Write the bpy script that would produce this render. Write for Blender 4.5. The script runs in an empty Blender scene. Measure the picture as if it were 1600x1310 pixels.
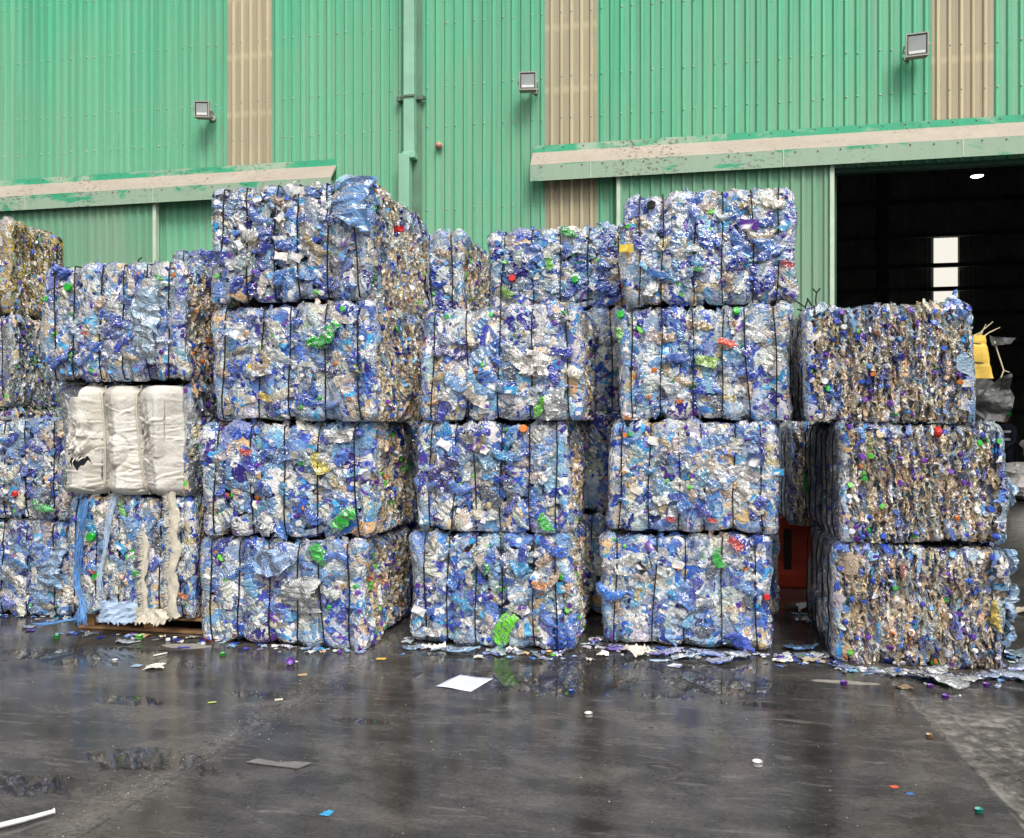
import bpy, bmesh, math, random
import numpy as np
from mathutils import Vector, Matrix, Euler

rng = np.random.default_rng(11)
random.seed(5)
R = math.radians
C = bpy.context.scene.collection
PI = math.pi

# ------------------------------------------------------------------ helpers
def tag(o, label=None, cat=None, group=None, kind=None):
    if label: o['label'] = label
    if cat: o['category'] = cat
    if group: o['group'] = group
    if kind: o['kind'] = kind
    return o

def empty(name, loc, rz=0.0, label=None, cat=None, group=None, scale=None):
    o = bpy.data.objects.new(name, None)
    C.objects.link(o)
    o.location = loc
    o.rotation_euler = (0, 0, rz)
    o.empty_display_size = 0.2
    if scale: o.scale = scale
    return tag(o, label, cat, group)

def link(name, me, mat=None, parent=None, loc=None, rot=None, scale=None):
    o = bpy.data.objects.new(name, me)
    C.objects.link(o)
    if mat is not None and not me.materials:
        me.materials.append(mat)
    if parent: o.parent = parent
    if loc is not None: o.location = loc
    if rot is not None: o.rotation_euler = rot
    if scale is not None: o.scale = scale
    return o

def np_mesh(name, V, F, mat=None, col=None, smooth=False):
    """V (n,3); F list of quads array (m,4) and/or list of lists"""
    me = bpy.data.meshes.new(name)
    V = np.asarray(V, dtype=np.float32)
    F = np.asarray(F, dtype=np.int32)
    n, m, k = len(V), len(F), F.shape[1]
    me.vertices.add(n); me.vertices.foreach_set('co', V.ravel())
    me.loops.add(m*k); me.loops.foreach_set('vertex_index', F.ravel())
    me.polygons.add(m)
    me.polygons.foreach_set('loop_start', np.arange(0, m*k, k, dtype=np.int32))
    me.polygons.foreach_set('loop_total', np.full(m, k, dtype=np.int32))
    me.polygons.foreach_set('use_smooth', np.full(m, smooth, dtype=bool))
    if col is not None:
        a = me.color_attributes.new('col', 'FLOAT_COLOR', 'POINT')
        a.data.foreach_set('color', np.asarray(col, dtype=np.float32).ravel())
    me.update(calc_edges=True); me.validate()
    if mat: me.materials.append(mat)
    return me

class MB:
    """collects boxes / tubes / polygons into one mesh, with material slots"""
    def __init__(s): s.v = []; s.f = []; s.mi = []; s.sm = []
    def add(s, vs, fs, mi=0, sm=False):
        b = len(s.v); s.v += [tuple(v) for v in vs]
        for f in fs: s.f.append([i+b for i in f]); s.mi.append(mi); s.sm.append(sm)
    def box(s, x0, x1, y0, y1, z0, z1, mi=0, M=None):
        vs = [(x0,y0,z0),(x1,y0,z0),(x1,y1,z0),(x0,y1,z0),(x0,y0,z1),(x1,y0,z1),(x1,y1,z1),(x0,y1,z1)]
        if M is not None: vs = [M @ Vector(v) for v in vs]
        s.add(vs, [(0,3,2,1),(4,5,6,7),(0,1,5,4),(1,2,6,5),(2,3,7,6),(3,0,4,7)], mi)
    def tube(s, pts, r, n=8, mi=0, cap=True, sm=True):
        pts = [Vector(p) for p in pts]; rings = []
        up = None
        for i, p in enumerate(pts):
            d = (pts[min(i+1, len(pts)-1)] - pts[max(i-1, 0)]).normalized()
            if up is None:
                up = Vector((0,0,1)) if abs(d.z) < .9 else Vector((1,0,0))
            a = d.cross(up).normalized(); up = a.cross(d).normalized()
            rr = r[i] if isinstance(r, (list, tuple)) else r
            rings.append([p + a*math.cos(2*PI*k/n)*rr + up*math.sin(2*PI*k/n)*rr for k in range(n)])
        vs = [v for g in rings for v in g]; fs = []
        for i in range(len(rings)-1):
            for k in range(n):
                fs.append((i*n+k, i*n+(k+1)%n, (i+1)*n+(k+1)%n, (i+1)*n+k))
        s.add(vs, fs, mi, sm)
        if cap:
            s.add(rings[0], [tuple(range(n-1,-1,-1))], mi); s.add(rings[-1], [tuple(range(n))], mi)
    def lathe(s, prof, n=20, mi=0, M=None, sm=True):
        vs = []; fs = []
        for r, z in prof:
            for k in range(n): vs.append(Vector((r*math.cos(2*PI*k/n), r*math.sin(2*PI*k/n), z)))
        if M is not None: vs = [M @ v for v in vs]
        for i in range(len(prof)-1):
            for k in range(n): fs.append((i*n+k, i*n+(k+1)%n, (i+1)*n+(k+1)%n, (i+1)*n+k))
        s.add(vs, fs, mi, sm)
    def mesh(s, name, mats):
        me = bpy.data.meshes.new(name)
        me.from_pydata([tuple(v) for v in s.v], [], s.f); me.update()
        for m in (mats if isinstance(mats, (list, tuple)) else [mats]): me.materials.append(m)
        me.polygons.foreach_set('material_index', s.mi)
        me.polygons.foreach_set('use_smooth', s.sm)
        return me
    def build(s, name, mats, parent=None, loc=None, rot=None, bevel=0):
        o = link(name, s.mesh(name, mats), None, parent, loc, rot)
        if bevel:
            b = o.modifiers.new('bevel', 'BEVEL'); b.width = bevel; b.segments = 2; b.limit_method = 'ANGLE'
        return o

# ------------------------------------------------------------------ materials
def new_mat(name):
    m = bpy.data.materials.new(name); m.use_nodes = True
    nt = m.node_tree; nt.nodes.clear()
    out = nt.nodes.new('ShaderNodeOutputMaterial')
    return m, nt, out
def N(nt, t, **kw):
    n = nt.nodes.new('ShaderNode'+t)
    for k, v in kw.items():
        if k in n.inputs: n.inputs[k].default_value = v
        else: setattr(n, k, v)
    return n
def ramp(nt, src, stops):
    r = N(nt, 'ValToRGB'); el = r.color_ramp.elements
    while len(el) < len(stops): el.new(.5)
    for e, (p, c) in zip(el, stops):
        e.position = p; e.color = c if len(c) == 4 else (*c, 1)
    nt.links.new(src, r.inputs[0]); return r.outputs[0]
def gray(v): return (v, v, v, 1)
def mixc(nt, f, a, b, mode='MIX'):
    m = N(nt, 'Mix', data_type='RGBA', blend_type=mode)
    def put(sock, v):
        if hasattr(v, 'is_linked'): nt.links.new(v, sock)
        else: sock.default_value = v if not isinstance(v, (tuple, list)) or len(v) == 4 else (*v, 1)
    put(m.inputs[0], f); put(m.inputs[6], a); put(m.inputs[7], b)
    return m.outputs[2]
def math_(nt, op, a, b=None, c=None, clamp=False):
    m = N(nt, 'Math', operation=op); m.use_clamp = clamp
    for i, v in enumerate((a, b, c)):
        if v is None: continue
        if hasattr(v, 'is_linked'): nt.links.new(v, m.inputs[i])
        else: m.inputs[i].default_value = v
    return m.outputs[0]
def noise(nt, vec, scale, detail=4, rough=.55, dist=0, out=0):
    n = N(nt, 'TexNoise', Scale=scale, Detail=detail, Roughness=rough, Distortion=dist)
    if vec is not None: nt.links.new(vec, n.inputs['Vector'])
    return n.outputs[out]
def mapping(nt, vec, scale=(1,1,1), loc=(0,0,0), rot=(0,0,0)):
    m = N(nt, 'Mapping'); m.inputs['Scale'].default_value = scale
    m.inputs['Location'].default_value = loc; m.inputs['Rotation'].default_value = rot
    nt.links.new(vec, m.inputs[0]); return m.outputs[0]
def bump(nt, h, strength=.3, dist=.01):
    b = N(nt, 'Bump', Strength=strength, Distance=dist)
    nt.links.new(h, b.inputs['Height']); return b.outputs[0]
def principled(nt, out, base=None, rough=.5, normal=None, **kw):
    p = N(nt, 'BsdfPrincipled')
    def put(k, v):
        if v is None: return
        if hasattr(v, 'is_linked'): nt.links.new(v, p.inputs[k])
        else: p.inputs[k].default_value = v if not isinstance(v, tuple) or len(v) == 4 else (*v, 1)
    put('Base Color', base); put('Roughness', rough); put('Normal', normal)
    for k, v in kw.items(): put(k.replace('_', ' '), v)
    nt.links.new(p.outputs[0], out.inputs[0]); return p
def geo_pos(nt): return N(nt, 'NewGeometry').outputs['Position']
def obj_co(nt): return N(nt, 'TexCoord').outputs['Object']

def simple(name, col, rough=.5, metal=0., var=.25, scale=12, bumpy=0., spec=.5):
    m, nt, out = new_mat(name)
    co = obj_co(nt)
    n = noise(nt, co, scale, 5)
    a = tuple(c*(1-var) for c in col); b = tuple(min(1, c*(1+var)) for c in col)
    c = ramp(nt, n, [(.3, a), (.7, b)])
    r = ramp(nt, noise(nt, co, scale*2.3, 3), [(.3, gray(max(0, rough-.08))), (.7, gray(min(1, rough+.1)))])
    nm = bump(nt, noise(nt, co, scale*3, 4), bumpy, .01) if bumpy else None
    principled(nt, out, c, r, nm, Metallic=metal, Specular_IOR_Level=spec)
    return m

def mat_pet(name, dist=.021, ior=1.47, fine=.20, rough=.15):
    """crushed plastic: the piece's own colour is in 'col', its density in col.alpha"""
    m, nt, out = new_mat(name)
    a = N(nt, 'Attribute', attribute_name='col')
    co = obj_co(nt)
    def crease(sc, det):
        return math_(nt, 'ABSOLUTE', math_(nt, 'SUBTRACT', noise(nt, co, sc, det, .5, 1.2), .5))
    c1, c2 = crease(21, 1), crease(46, 0)
    h = math_(nt, 'ADD', c1, math_(nt, 'MULTIPLY', c2, fine))
    solid0 = math_(nt, 'GREATER_THAN', a.outputs['Alpha'], .97)
    bn = N(nt, 'Bump', Distance=dist); nt.links.new(h, bn.inputs['Height']); nt.links.new(math_(nt, 'SUBTRACT', 1.0, math_(nt, 'MULTIPLY', solid0, .35)), bn.inputs['Strength']); nm = bn.outputs[0]
    # folded plastic is denser: the density follows the creases
    al = math_(nt, 'ADD', a.outputs['Alpha'], math_(nt, 'MULTIPLY', math_(nt, 'SUBTRACT', noise(nt, co, 24, 2, .5, 1.0), .5), .9))
    solid = math_(nt, 'GREATER_THAN', a.outputs['Alpha'], .97)
    al = math_(nt, 'MAXIMUM', math_(nt, 'MAXIMUM', al, .12), solid)
    al = math_(nt, 'MINIMUM', al, 1.0)
    p = N(nt, 'BsdfPrincipled'); nt.links.new(a.outputs['Color'], p.inputs['Base Color']); nt.links.new(nm, p.inputs['Normal'])
    p.inputs['Roughness'].default_value = .5; p.inputs['Specular IOR Level'].default_value = 0
    hv = N(nt, 'SeparateColor', mode='HSV'); nt.links.new(a.outputs['Color'], hv.inputs[0])
    hc = N(nt, 'CombineColor', mode='HSV'); nt.links.new(hv.outputs[0], hc.inputs[0]); nt.links.new(math_(nt, 'MULTIPLY', hv.outputs[1], .95, clamp=True), hc.inputs[1]); hc.inputs[2].default_value = .97
    tr = N(nt, 'BsdfTransparent'); nt.links.new(hc.outputs[0], tr.inputs[0])
    mx = N(nt, 'MixShader'); nt.links.new(al, mx.inputs[0])
    nt.links.new(tr.outputs[0], mx.inputs[1]); nt.links.new(p.outputs[0], mx.inputs[2])
    # clear glossy skin over it, both film faces reflect
    gl = N(nt, 'BsdfGlossy'); gl.inputs['Roughness'].default_value = rough; nt.links.new(nm, gl.inputs['Normal'])
    fr = N(nt, 'Fresnel'); fr.inputs['IOR'].default_value = ior; nt.links.new(nm, fr.inputs['Normal'])
    m2 = N(nt, 'MixShader'); nt.links.new(math_(nt, 'MINIMUM', fr.outputs[0], math_(nt, 'SUBTRACT', .85, math_(nt, 'MULTIPLY', solid0, .40))), m2.inputs[0])
    nt.links.new(mx.outputs[0], m2.inputs[1]); nt.links.new(gl.outputs[0], m2.inputs[2])
    nt.links.new(m2.outputs[0], out.inputs[0])
    return m

def mat_wall(name, base, dust, dust_amt=.5, crest=None, bands=()):
    m, nt, out = new_mat(name)
    pos = geo_pos(nt)
    big = noise(nt, mapping(nt, pos, (.35, .35, .22)), 1.0, 5, .6)
    st = noise(nt, mapping(nt, pos, (9, 9, .25)), 1.0, 5, .65)
    fine = noise(nt, mapping(nt, pos, (3, 3, 1.6)), 4.0, 6, .7)
    sx = N(nt, 'SeparateXYZ'); nt.links.new(pos, sx.inputs[0])
    sheet = math_(nt, 'FLOOR', math_(nt, 'DIVIDE', sx.outputs[0], .8725))
    wn = N(nt, 'TexWhiteNoise', noise_dimensions='1D'); nt.links.new(sheet, wn.inputs['W'])
    f = math_(nt, 'ADD', math_(nt, 'MULTIPLY', big, .55), math_(nt, 'MULTIPLY', st, .45))
    low = math_(nt, 'MULTIPLY', math_(nt, 'SUBTRACT', 9.5, sx.outputs[2]), .05)   # more road dust lower down
    f = math_(nt, 'ADD', f, math_(nt, 'ADD', low, math_(nt, 'MULTIPLY', wn.outputs[0], .07)))
    fac = ramp(nt, f, [(.42, gray(0)), (.85, gray(1))])
    fac = math_(nt, 'MULTIPLY', fac, dust_amt)
    if crest:
        # dust settles in the pans, the crests stay lighter and cleaner
        cr = N(nt, 'MapRange'); cr.inputs['From Min'].default_value = -.012; cr.inputs['From Max'].default_value = -.034
        nt.links.new(math_(nt, 'SUBTRACT', sx.outputs[1], crest[1]), cr.inputs['Value'])
        crf = cr.outputs[0]
        fac = math_(nt, 'MULTIPLY', fac, math_(nt, 'SUBTRACT', 1.15, math_(nt, 'MULTIPLY', crf, .6)), clamp=True)
        basec = mixc(nt, crf, base, crest[0])
    else: basec = base
    c = mixc(nt, fac, basec, dust)
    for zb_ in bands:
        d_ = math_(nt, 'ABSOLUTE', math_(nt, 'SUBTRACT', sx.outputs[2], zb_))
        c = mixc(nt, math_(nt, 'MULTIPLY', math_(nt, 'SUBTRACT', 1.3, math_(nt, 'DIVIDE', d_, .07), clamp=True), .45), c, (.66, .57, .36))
    c = mixc(nt, .35, c, ramp(nt, fine, [(.3, gray(.72)), (.75, gray(1.0))]), 'MULTIPLY')
    dr = noise(nt, mapping(nt, pos, (16, 16, .16)), 1.0, 4, .6)
    c = mixc(nt, .8, c, ramp(nt, dr, [(.34, gray(.74)), (.52, gray(1.0))]), 'MULTIPLY')
    grime = math_(nt, 'MULTIPLY', ramp(nt, big, [(.46, gray(0)), (.70, gray(1))]), ramp(nt, fine, [(.35, gray(0)), (.65, gray(.38))]))
    c = mixc(nt, grime, c, (.20, .24, .17))
    tint = ramp(nt, wn.outputs[0], [(0, (.90, .95, .95)), (1, (1, 1, 1))])
    c = mixc(nt, 1.0, c, tint, 'MULTIPLY')
    sp = ramp(nt, noise(nt, pos, 26, 2, .5), [(.70, gray(0)), (.76, gray(1))])
    c = mixc(nt, math_(nt, 'MULTIPLY', sp, .25), c, (.30, .27, .20))
    r = ramp(nt, fine, [(.3, gray(.42)), (.7, gray(.62))])
    principled(nt, out, c, r, bump(nt, fine, .08, .01), Specular_IOR_Level=.35)
    return m

def mat_canopy(name, clean, dust, lo, hi):
    m, nt, out = new_mat(name)
    pos = geo_pos(nt)
    n = noise(nt, mapping(nt, pos, (.75, 1.2, 2.2)), 1.3, 6, .62, .4)
    f = ramp(nt, n, [(lo, gray(1)), (hi, gray(0))])
    c = mixc(nt, f, dust, clean)
    spk = ramp(nt, noise(nt, mapping(nt, pos, (1, 1, 1.6)), 14, 4, .65), [(.54, gray(0)), (.62, gray(1))])
    patch = ramp(nt, noise(nt, pos, .9, 3), [(.45, gray(.05)), (.62, gray(.8))])
    c = mixc(nt, math_(nt, 'MULTIPLY', spk, patch), c, (.13, .11, .085))
    g = noise(nt, mapping(nt, pos, (8, 8, 1.2)), 1, 5, .7)
    c = mixc(nt, .4, c, ramp(nt, g, [(.3, gray(.75)), (.7, gray(1))]), 'MULTIPLY')
    principled(nt, out, c, .6, bump(nt, g, .1, .01), Specular_IOR_Level=.3)
    return m

# -------------------------------------------------- colours of crushed plastic
CLEAR  = [(.66,.73,.81,.58), (.53,.63,.76,.52), (.80,.81,.82,.80), (.58,.63,.68,.54), (.74,.71,.65,.70), (.46,.60,.77,.52), (.80,.80,.78,.86)]
PALE   = [(.25,.48,.85,.62), (.17,.37,.78,.62), (.38,.61,.88,.58), (.26,.54,.76,.58), (.14,.28,.69,.66), (.26,.33,.76,.66)]
MID    = [(.04,.15,.58,.84), (.025,.085,.48,.86), (.075,.26,.68,.82), (.035,.31,.66,.84), (.045,.065,.42,.86)]
DEEP   = [(.015,.04,.32,.96), (.01,.02,.20,.96), (.03,.025,.24,.96), (.015,.07,.42,.96)]
BEIGE  = [(.72,.56,.34,.86), (.62,.46,.27,.88), (.74,.62,.44,.84), (.52,.42,.28,.88), (.70,.48,.26,.87), (.76,.67,.50,.82)]
GREY   = [(.30,.32,.33,.7), (.22,.25,.29,.7), (.40,.42,.42,.65), (.13,.15,.18,.8)]
GREEN  = [(.03,.34,.06,.93), (.10,.48,.05,.93), (.05,.28,.12,.95)]
AMBER  = [(.42,.30,.08,.9), (.32,.22,.07,.92), (.52,.40,.16,.88), (.56,.39,.03,.93), (.48,.42,.31,.85), (.24,.18,.09,.92)]
CAPC   = [(.03,.06,.38,1), (.05,.14,.55,1), (.12,.03,.26,1), (.16,.05,.38,1), (.05,.42,.06,1), (.14,.56,.08,1),
          (.80,.80,.78,1), (.75,.76,.78,1), (.03,.05,.30,1), (.10,.30,.62,1), (.04,.07,.45,1), (.10,.03,.30,1), (.82,.82,.80,1), (.02,.04,.22,1), (.60,.62,.66,1), (.60,.18,.04,1), (.03,.10,.5,1), (.14,.04,.3,1)]
LABC   = [(.78,.78,.76,1), (.80,.80,.80,1), (.05,.09,.45,1), (.14,.05,.34,1), (.06,.35,.65,1), (.75,.70,.62,1), (.70,.73,.80,1)]
PAL = {
 'blue':  [(CLEAR,.50), (PALE,.27), (MID,.12), (DEEP,.055), (GREY,.01), (BEIGE,.045)],
 'edge':  [(CLEAR,.18), (PALE,.05), (MID,.045), (DEEP,.04), (GREY,.02), (BEIGE,.68), (GREEN,.008)],
 'dull':  [(CLEAR,.16), (PALE,.04), (DEEP,.02), (GREY,.58), (BEIGE,.18), (GREEN,.02)],
 'amber': [(AMBER,.74), (CLEAR,.08), (BEIGE,.12), (GREY,.06)],
}
def pick(pal):
    fams = PAL[pal]; w = np.array([f[1] for f in fams]); w /= w.sum()
    fam = fams[rng.choice(len(fams), p=w)][0]
    c = np.array(fam[rng.integers(len(fam))], dtype=float)
    c[:3] = np.clip(c[:3]*rng.uniform(.8, 1.2)*rng.uniform(.93, 1.07, 3), 0.01, .85)
    return c
def pickc(lst):
    c = np.array(lst[rng.integers(len(lst))], dtype=float)
    c[:3] = np.clip(c[:3]*rng.uniform(.85, 1.15), .005, .88); return c

# -------------------------------------------------- templates of crushed pieces
def ridged(P, scale, oct_, rs):
    h = np.zeros(len(P)); amp = 1.0; tot = 0
    for o in range(oct_):
        for _ in range(3):
            k = rs.normal(size=3)*scale*(1.9**o); ph = rs.uniform(0, 6.28)
            h += amp*(1-2*np.abs(np.sin(P@k+ph))); tot += amp
        amp *= .6
    return h/tot*1.8
def grid_faces(nu, nv, wrap=True):
    f = []
    for i in range(nu-1):
        for j in range(nv if wrap else nv-1):
            j2 = (j+1) % nv
            f.append((i*nv+j, i*nv+j2, (i+1)*nv+j2, (i+1)*nv+j))
    return np.array(f, dtype=np.int32)
def t_bottle(seed, L, Rr, flat, nu, nv, ribs, crush, neck=True):
    rs = np.random.default_rng(seed)
    u = np.linspace(0, 1, nu); rows = []
    zone = np.zeros((nu, nv), dtype=int)
    lab = rs.random() < .35; l0 = rs.uniform(.28, .4); l1 = l0+rs.uniform(.14, .24)
    ang = np.linspace(0, 2*PI, nv, endpoint=False)
    for i, t in enumerate(u):
        fl = flat
        if i == 0 or i == nu-1: r = .02
        elif t < .07: r = .82
        elif t < .68 or not neck: r = 1 + .05*math.sin(t*ribs*2*PI)
        elif t < .86: r = 1-.66*((t-.68)/.18)**1.3
        else:
            r = .33; fl = max(flat, .75)
            if t > .925: r = .40; zone[i] = 2
        if lab and l0 < t < l1: zone[i] = 1; r *= 1.02
        z = np.cos(ang)*r*Rr*(1+(1-fl)*.35); y = np.sin(ang)*r*Rr*fl
        rows.append(np.stack([np.full(nv, (t-.5)*L), y, z], 1))
    V = np.concatenate(rows)
    body = np.clip((.9-np.repeat(u, nv))/.1, 0.12, 1)
    s = 1/Rr
    V0 = V.copy()
    V[:, 1] += body*Rr*crush*.55*ridged(V0, s*.9, 3, rs)
    V[:, 2] += body*Rr*crush*.38*ridged(V0, s*.8, 2, rs)
    V[:, 0] += body*Rr*crush*.30*ridged(V0, s*.8, 2, rs)
    V[:, 1] += rs.normal(0, .10)*L*(V0[:, 0]/L)**2*2 + rs.normal(0, .09)*V0[:, 0]
    V[:, 2] += rs.normal(0, .22)*L*(V0[:, 0]/L)**2*2
    tw = rs.normal(0, .35)*V0[:, 0]/L
    y, z = V[:, 1].copy(), V[:, 2].copy()
    V[:, 1] = y*np.cos(tw)-z*np.sin(tw); V[:, 2] = y*np.sin(tw)+z*np.cos(tw)
    return V, grid_faces(nu, nv), zone.ravel()
def t_sheet(seed, a, b, nu, nv, crush):
    rs = np.random.default_rng(seed)
    x, z = np.meshgrid(np.linspace(-.5, .5, nu)*a, np.linspace(-.5, .5, nv)*b, indexing='ij')
    V = np.stack([x.ravel(), np.zeros(nu*nv), z.ravel()], 1)
    V0 = V.copy(); s = 2.6/max(a, b)
    V[:, 1] = a*crush*.22*ridged(V0, s*1.2, 3, rs)
    V[:, 0] += a*.12*ridged(V0, s, 2, rs); V[:, 2] += b*.12*ridged(V0, s, 2, rs)
    return V, grid_faces(nu, nv, False), np.zeros(nu*nv, dtype=int)
def t_label(seed, a, b):
    V, f, z = t_sheet(seed, a, b, 5, 4, .25)
    zz = z.reshape(5, 4); zz[1:3, :2] = 1
    return V, f, zz.ravel()
def t_cap(nv=12, r=.0165, h=.016):
    prof = [(.02, -h/2), (r, -h/2), (r*1.02, h*.3), (r*.88, h/2), (.01*r, h/2)]
    ang = np.linspace(0, 2*PI, nv, endpoint=False); rows = []
    for rr, y in prof:
        rr = min(rr, r*1.02)
        rows.append(np.stack([rr*np.cos(ang), np.full(nv, -y), rr*np.sin(ang)], 1))
    return np.concatenate(rows), grid_faces(len(prof), nv), np.full(len(prof)*nv, 2)

T_BOT = []
for i in range(26):
    L = rng.uniform(.17, .29); Rr = L*rng.uniform(.135, .17)
    T_BOT.append(t_bottle(100+i, L, Rr, rng.uniform(.28, .5), 17, 13, rng.integers(4, 9), rng.uniform(.7, 1.25)))
T_LO = []
for i in range(40):
    L = rng.uniform(.15, .27); Rr = L*rng.uniform(.135, .175)
    T_LO.append(t_bottle(600+i, L, Rr, rng.uniform(.28, .5), 12, 9, rng.integers(3, 6), rng.uniform(.7, 1.2)))
T_JUG = [t_bottle(200+i, rng.uniform(.28, .36), rng.uniform(.07, .09), rng.uniform(.25, .4), 22, 18, 11, 1.0, neck=(i % 2 == 0)) for i in range(6)]
T_FILM = [t_sheet(300+i, rng.uniform(.14, .24), rng.uniform(.10, .18), 11, 9, rng.uniform(.7, 1.2)) for i in range(8)]
T_LAB = [t_label(400+i, rng.uniform(.05, .085), rng.uniform(.035, .06)) for i in range(5)]
T_CAP = [t_cap(), t_cap(12, .019, .013)]

def item_col(tmpl, kind, pal):
    zone = tmpl[2]
    if kind == 'cap': cols = np.stack([pickc(CAPC)]*3)
    elif kind == 'label':
        cols = np.stack([pickc(LABC), pickc(LABC), pickc(LABC)])
    else:
        cols = np.stack([pick(pal), pickc(LABC), pickc(CAPC)])
    return cols[zone]

M_PET = mat_pet('crushed_plastic')
M_BOTTLE = mat_pet('bottle_plastic', .018, 1.52, .15, .13)

# ------------------------------------------------------------ bale skin (local box 1.2 x 1.0 x 0.82)
BW, BD, BH = 1.2, 1.0, .82
def warp(P, wires, rs_seed):
    """bulge between the wires, rounded corners, overall lumpiness"""
    rs = np.random.default_rng(rs_seed)
    P = P.copy()
    x, y, z = P[:, 0], P[:, 1], P[:, 2]-BH/2
    xs = np.array([-.62]+list(wires)+[.62])
    k = np.clip(np.searchsorted(xs, x)-1, 0, len(xs)-2)
    t = np.clip((x-xs[k])/(xs[k+1]-xs[k]), 0, 1)
    pil = np.sqrt(np.clip(np.sin(PI*t), 0, 1))-.55
    ny, nx, nz = y/(BD/2), x/(BW/2), z/(BH/2)
    P[:, 1] += .036*pil*np.sign(ny)*np.clip(np.abs(ny)*1.6-.6, 0, 1)
    P[:, 2] += .024*pil*np.sign(nz)*np.clip(np.abs(nz)*1.6-.6, 0, 1)
    # round the edges
    def rnd(a, b, pw=14): return (np.abs(a)**pw+np.abs(b)**pw)
    q = np.maximum(1, (np.clip(rnd(nx, ny), 0, 4))**(1/15.))
    P[:, 0] /= q**.55; P[:, 1] /= q**.55
    q2 = np.maximum(1, (np.clip(rnd(np.maximum(np.abs(nx), np.abs(ny)), nz), 0, 4))**(1/15.))
    P[:, 0] /= q2**.5; P[:, 1] /= q2**.5; P[:, 2] = (P[:, 2]-BH/2)/q2**.35+BH/2
    ins = .018*np.clip((np.abs(nz)-.84)/.16, 0, 1)**2
    P[:, 0] -= np.sign(nx)*ins*np.clip(np.abs(nx)*3-2, 0, 1); P[:, 1] -= np.sign(ny)*ins*np.clip(np.abs(ny)*3-2, 0, 1)
    for _ in range(5):
        kk = rs.normal(size=3)*np.array([4.5, 4.5, 5]); ph = rs.uniform(0, 6.28); d = rs.normal(size=3)*.0075
        s = np.sin(P@kk+ph)
        P += s[:, None]*d[None, :]
    for _ in range(7):
        kk = rs.normal(size=3)*13; ph = rs.uniform(0, 6.28); d = rs.normal(size=3)*.0042
        s = np.sin(P@kk+ph)
        P += s[:, None]*d[None, :]
    return P

def rotm(ay, tx, tz):
    return np.array(Euler((tx, ay, tz), 'XYZ').to_matrix())

def face_items(face, n_scale=1.0, pal_f='blue', pal_e='edge', depth_j=.022):
    """yield (template, kind, palette, R, pos) for one face of the bale"""
    out = []
    def choose(edge):
        r = rng.random()
        if edge:
            if r < .82: t = T_LO[rng.integers(len(T_LO))]; k = 'bottle'
            elif r < .95: t = T_FILM[rng.integers(len(T_FILM))]; k = 'film'
            else: t = T_CAP[rng.integers(2)]; k = 'cap'
        else:
            if r < .60: t = T_LO[rng.integers(len(T_LO))]; k = 'bottle'
            elif r < .67: t = T_JUG[rng.integers(len(T_JUG))]; k = 'jug'
            elif r < .79: t = T_FILM[rng.integers(len(T_FILM))]; k = 'film'
            elif r < .93: t = T_CAP[rng.integers(2)]; k = 'cap'
            else: t = T_LAB[rng.integers(len(T_LAB))]; k = 'label'
        return t, k
    if face in ('front', 'back'):
        s = -1 if face == 'front' else 1
        nx, nz = int(26*n_scale), int(18*n_scale)
        for i in range(nx):
            for j in range(nz):
                t, k = choose(False)
                x = ((i+rng.uniform(-.3, 1.3))/nx-.5)*BW*.98; z = (j+rng.uniform(-.2, 1.2))/nz*BH
                x = np.clip(x, -.55, .55); z = np.clip(z, .05, BH-.05)
                M = rotm(rng.uniform(0, 6.28), rng.normal(0, .13), rng.normal(0, .13) + (PI if s > 0 else 0))
                d = rng.uniform(-depth_j, .012) + (.012 if k in ('cap', 'label') else 0)
                out.append((t, k, pal_f, M, np.array([x, s*(BD/2-.018+d), z])))
    elif face in ('left', 'right'):
        s = -1 if face == 'left' else 1
        ny, nz = int(42*n_scale), int(17*n_scale)
        for i in range(ny):
            for j in range(nz):
                t, k = choose(True)
                y = ((i+rng.uniform(-.3, 1.3))/ny-.5)*BD*.97; z = (j+rng.uniform(-.2, 1.2))/nz*BH
                z = np.clip(z, .05, BH-.04)
                if k == 'cap':
                    M = rotm(rng.uniform(0, 6.28), rng.normal(0, .6), rng.normal(PI/2, .6)); ex = .01
                else:
                    M = rotm(rng.normal(PI/2, .30)+PI*rng.integers(2), rng.normal(0, .10), rng.normal(0, .12))
                    M = M @ np.diag([1, 1.2, 1]); ex = np.abs((t[0]@M.T)[:, 0]).max()
                x = s*(BW/2-ex-rng.uniform(-.006, .022))
                pz = pal_f if rng.random() < (.5 if z > BH*.82 else .05) else pal_e      # pressed in layers
                out.append((t, k, pz, M, np.array([x, y, z])))
    elif face in ('top', 'bottom'):
        s = 1 if face == 'top' else -1
        nx, ny = int(13*n_scale), int(22*n_scale)
        for i in range(nx):
            for j in range(ny):
                t, k = choose(True)
                x = ((i+rng.uniform(-.2, 1.2))/nx-.5)*BW*.94; y = ((j+rng.uniform(-.2, 1.2))/ny-.5)*BD*.94
                if k == 'cap':
                    M = rotm(rng.uniform(0, 6.28), rng.normal(PI/2, .6), 0); ez = .01
                else:
                    M = rotm(rng.uniform(0, 6.28), rng.normal(0, .25), rng.normal(0, .25))
                    ez = np.abs((t[0]@M.T)[:, 2]).max()
                z = BH/2 + s*(BH/2-ez-rng.uniform(.0, .035))
                out.append((t, k, pal_f if rng.random() < .6 else pal_e, M, np.array([x, y, z])))
    return out

def wire_set(n, seed):
    rs = np.random.default_rng(seed)
    return list(((np.arange(n)+.5)/n-.5)*1.17 + rs.uniform(-.022, .022, n))

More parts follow.
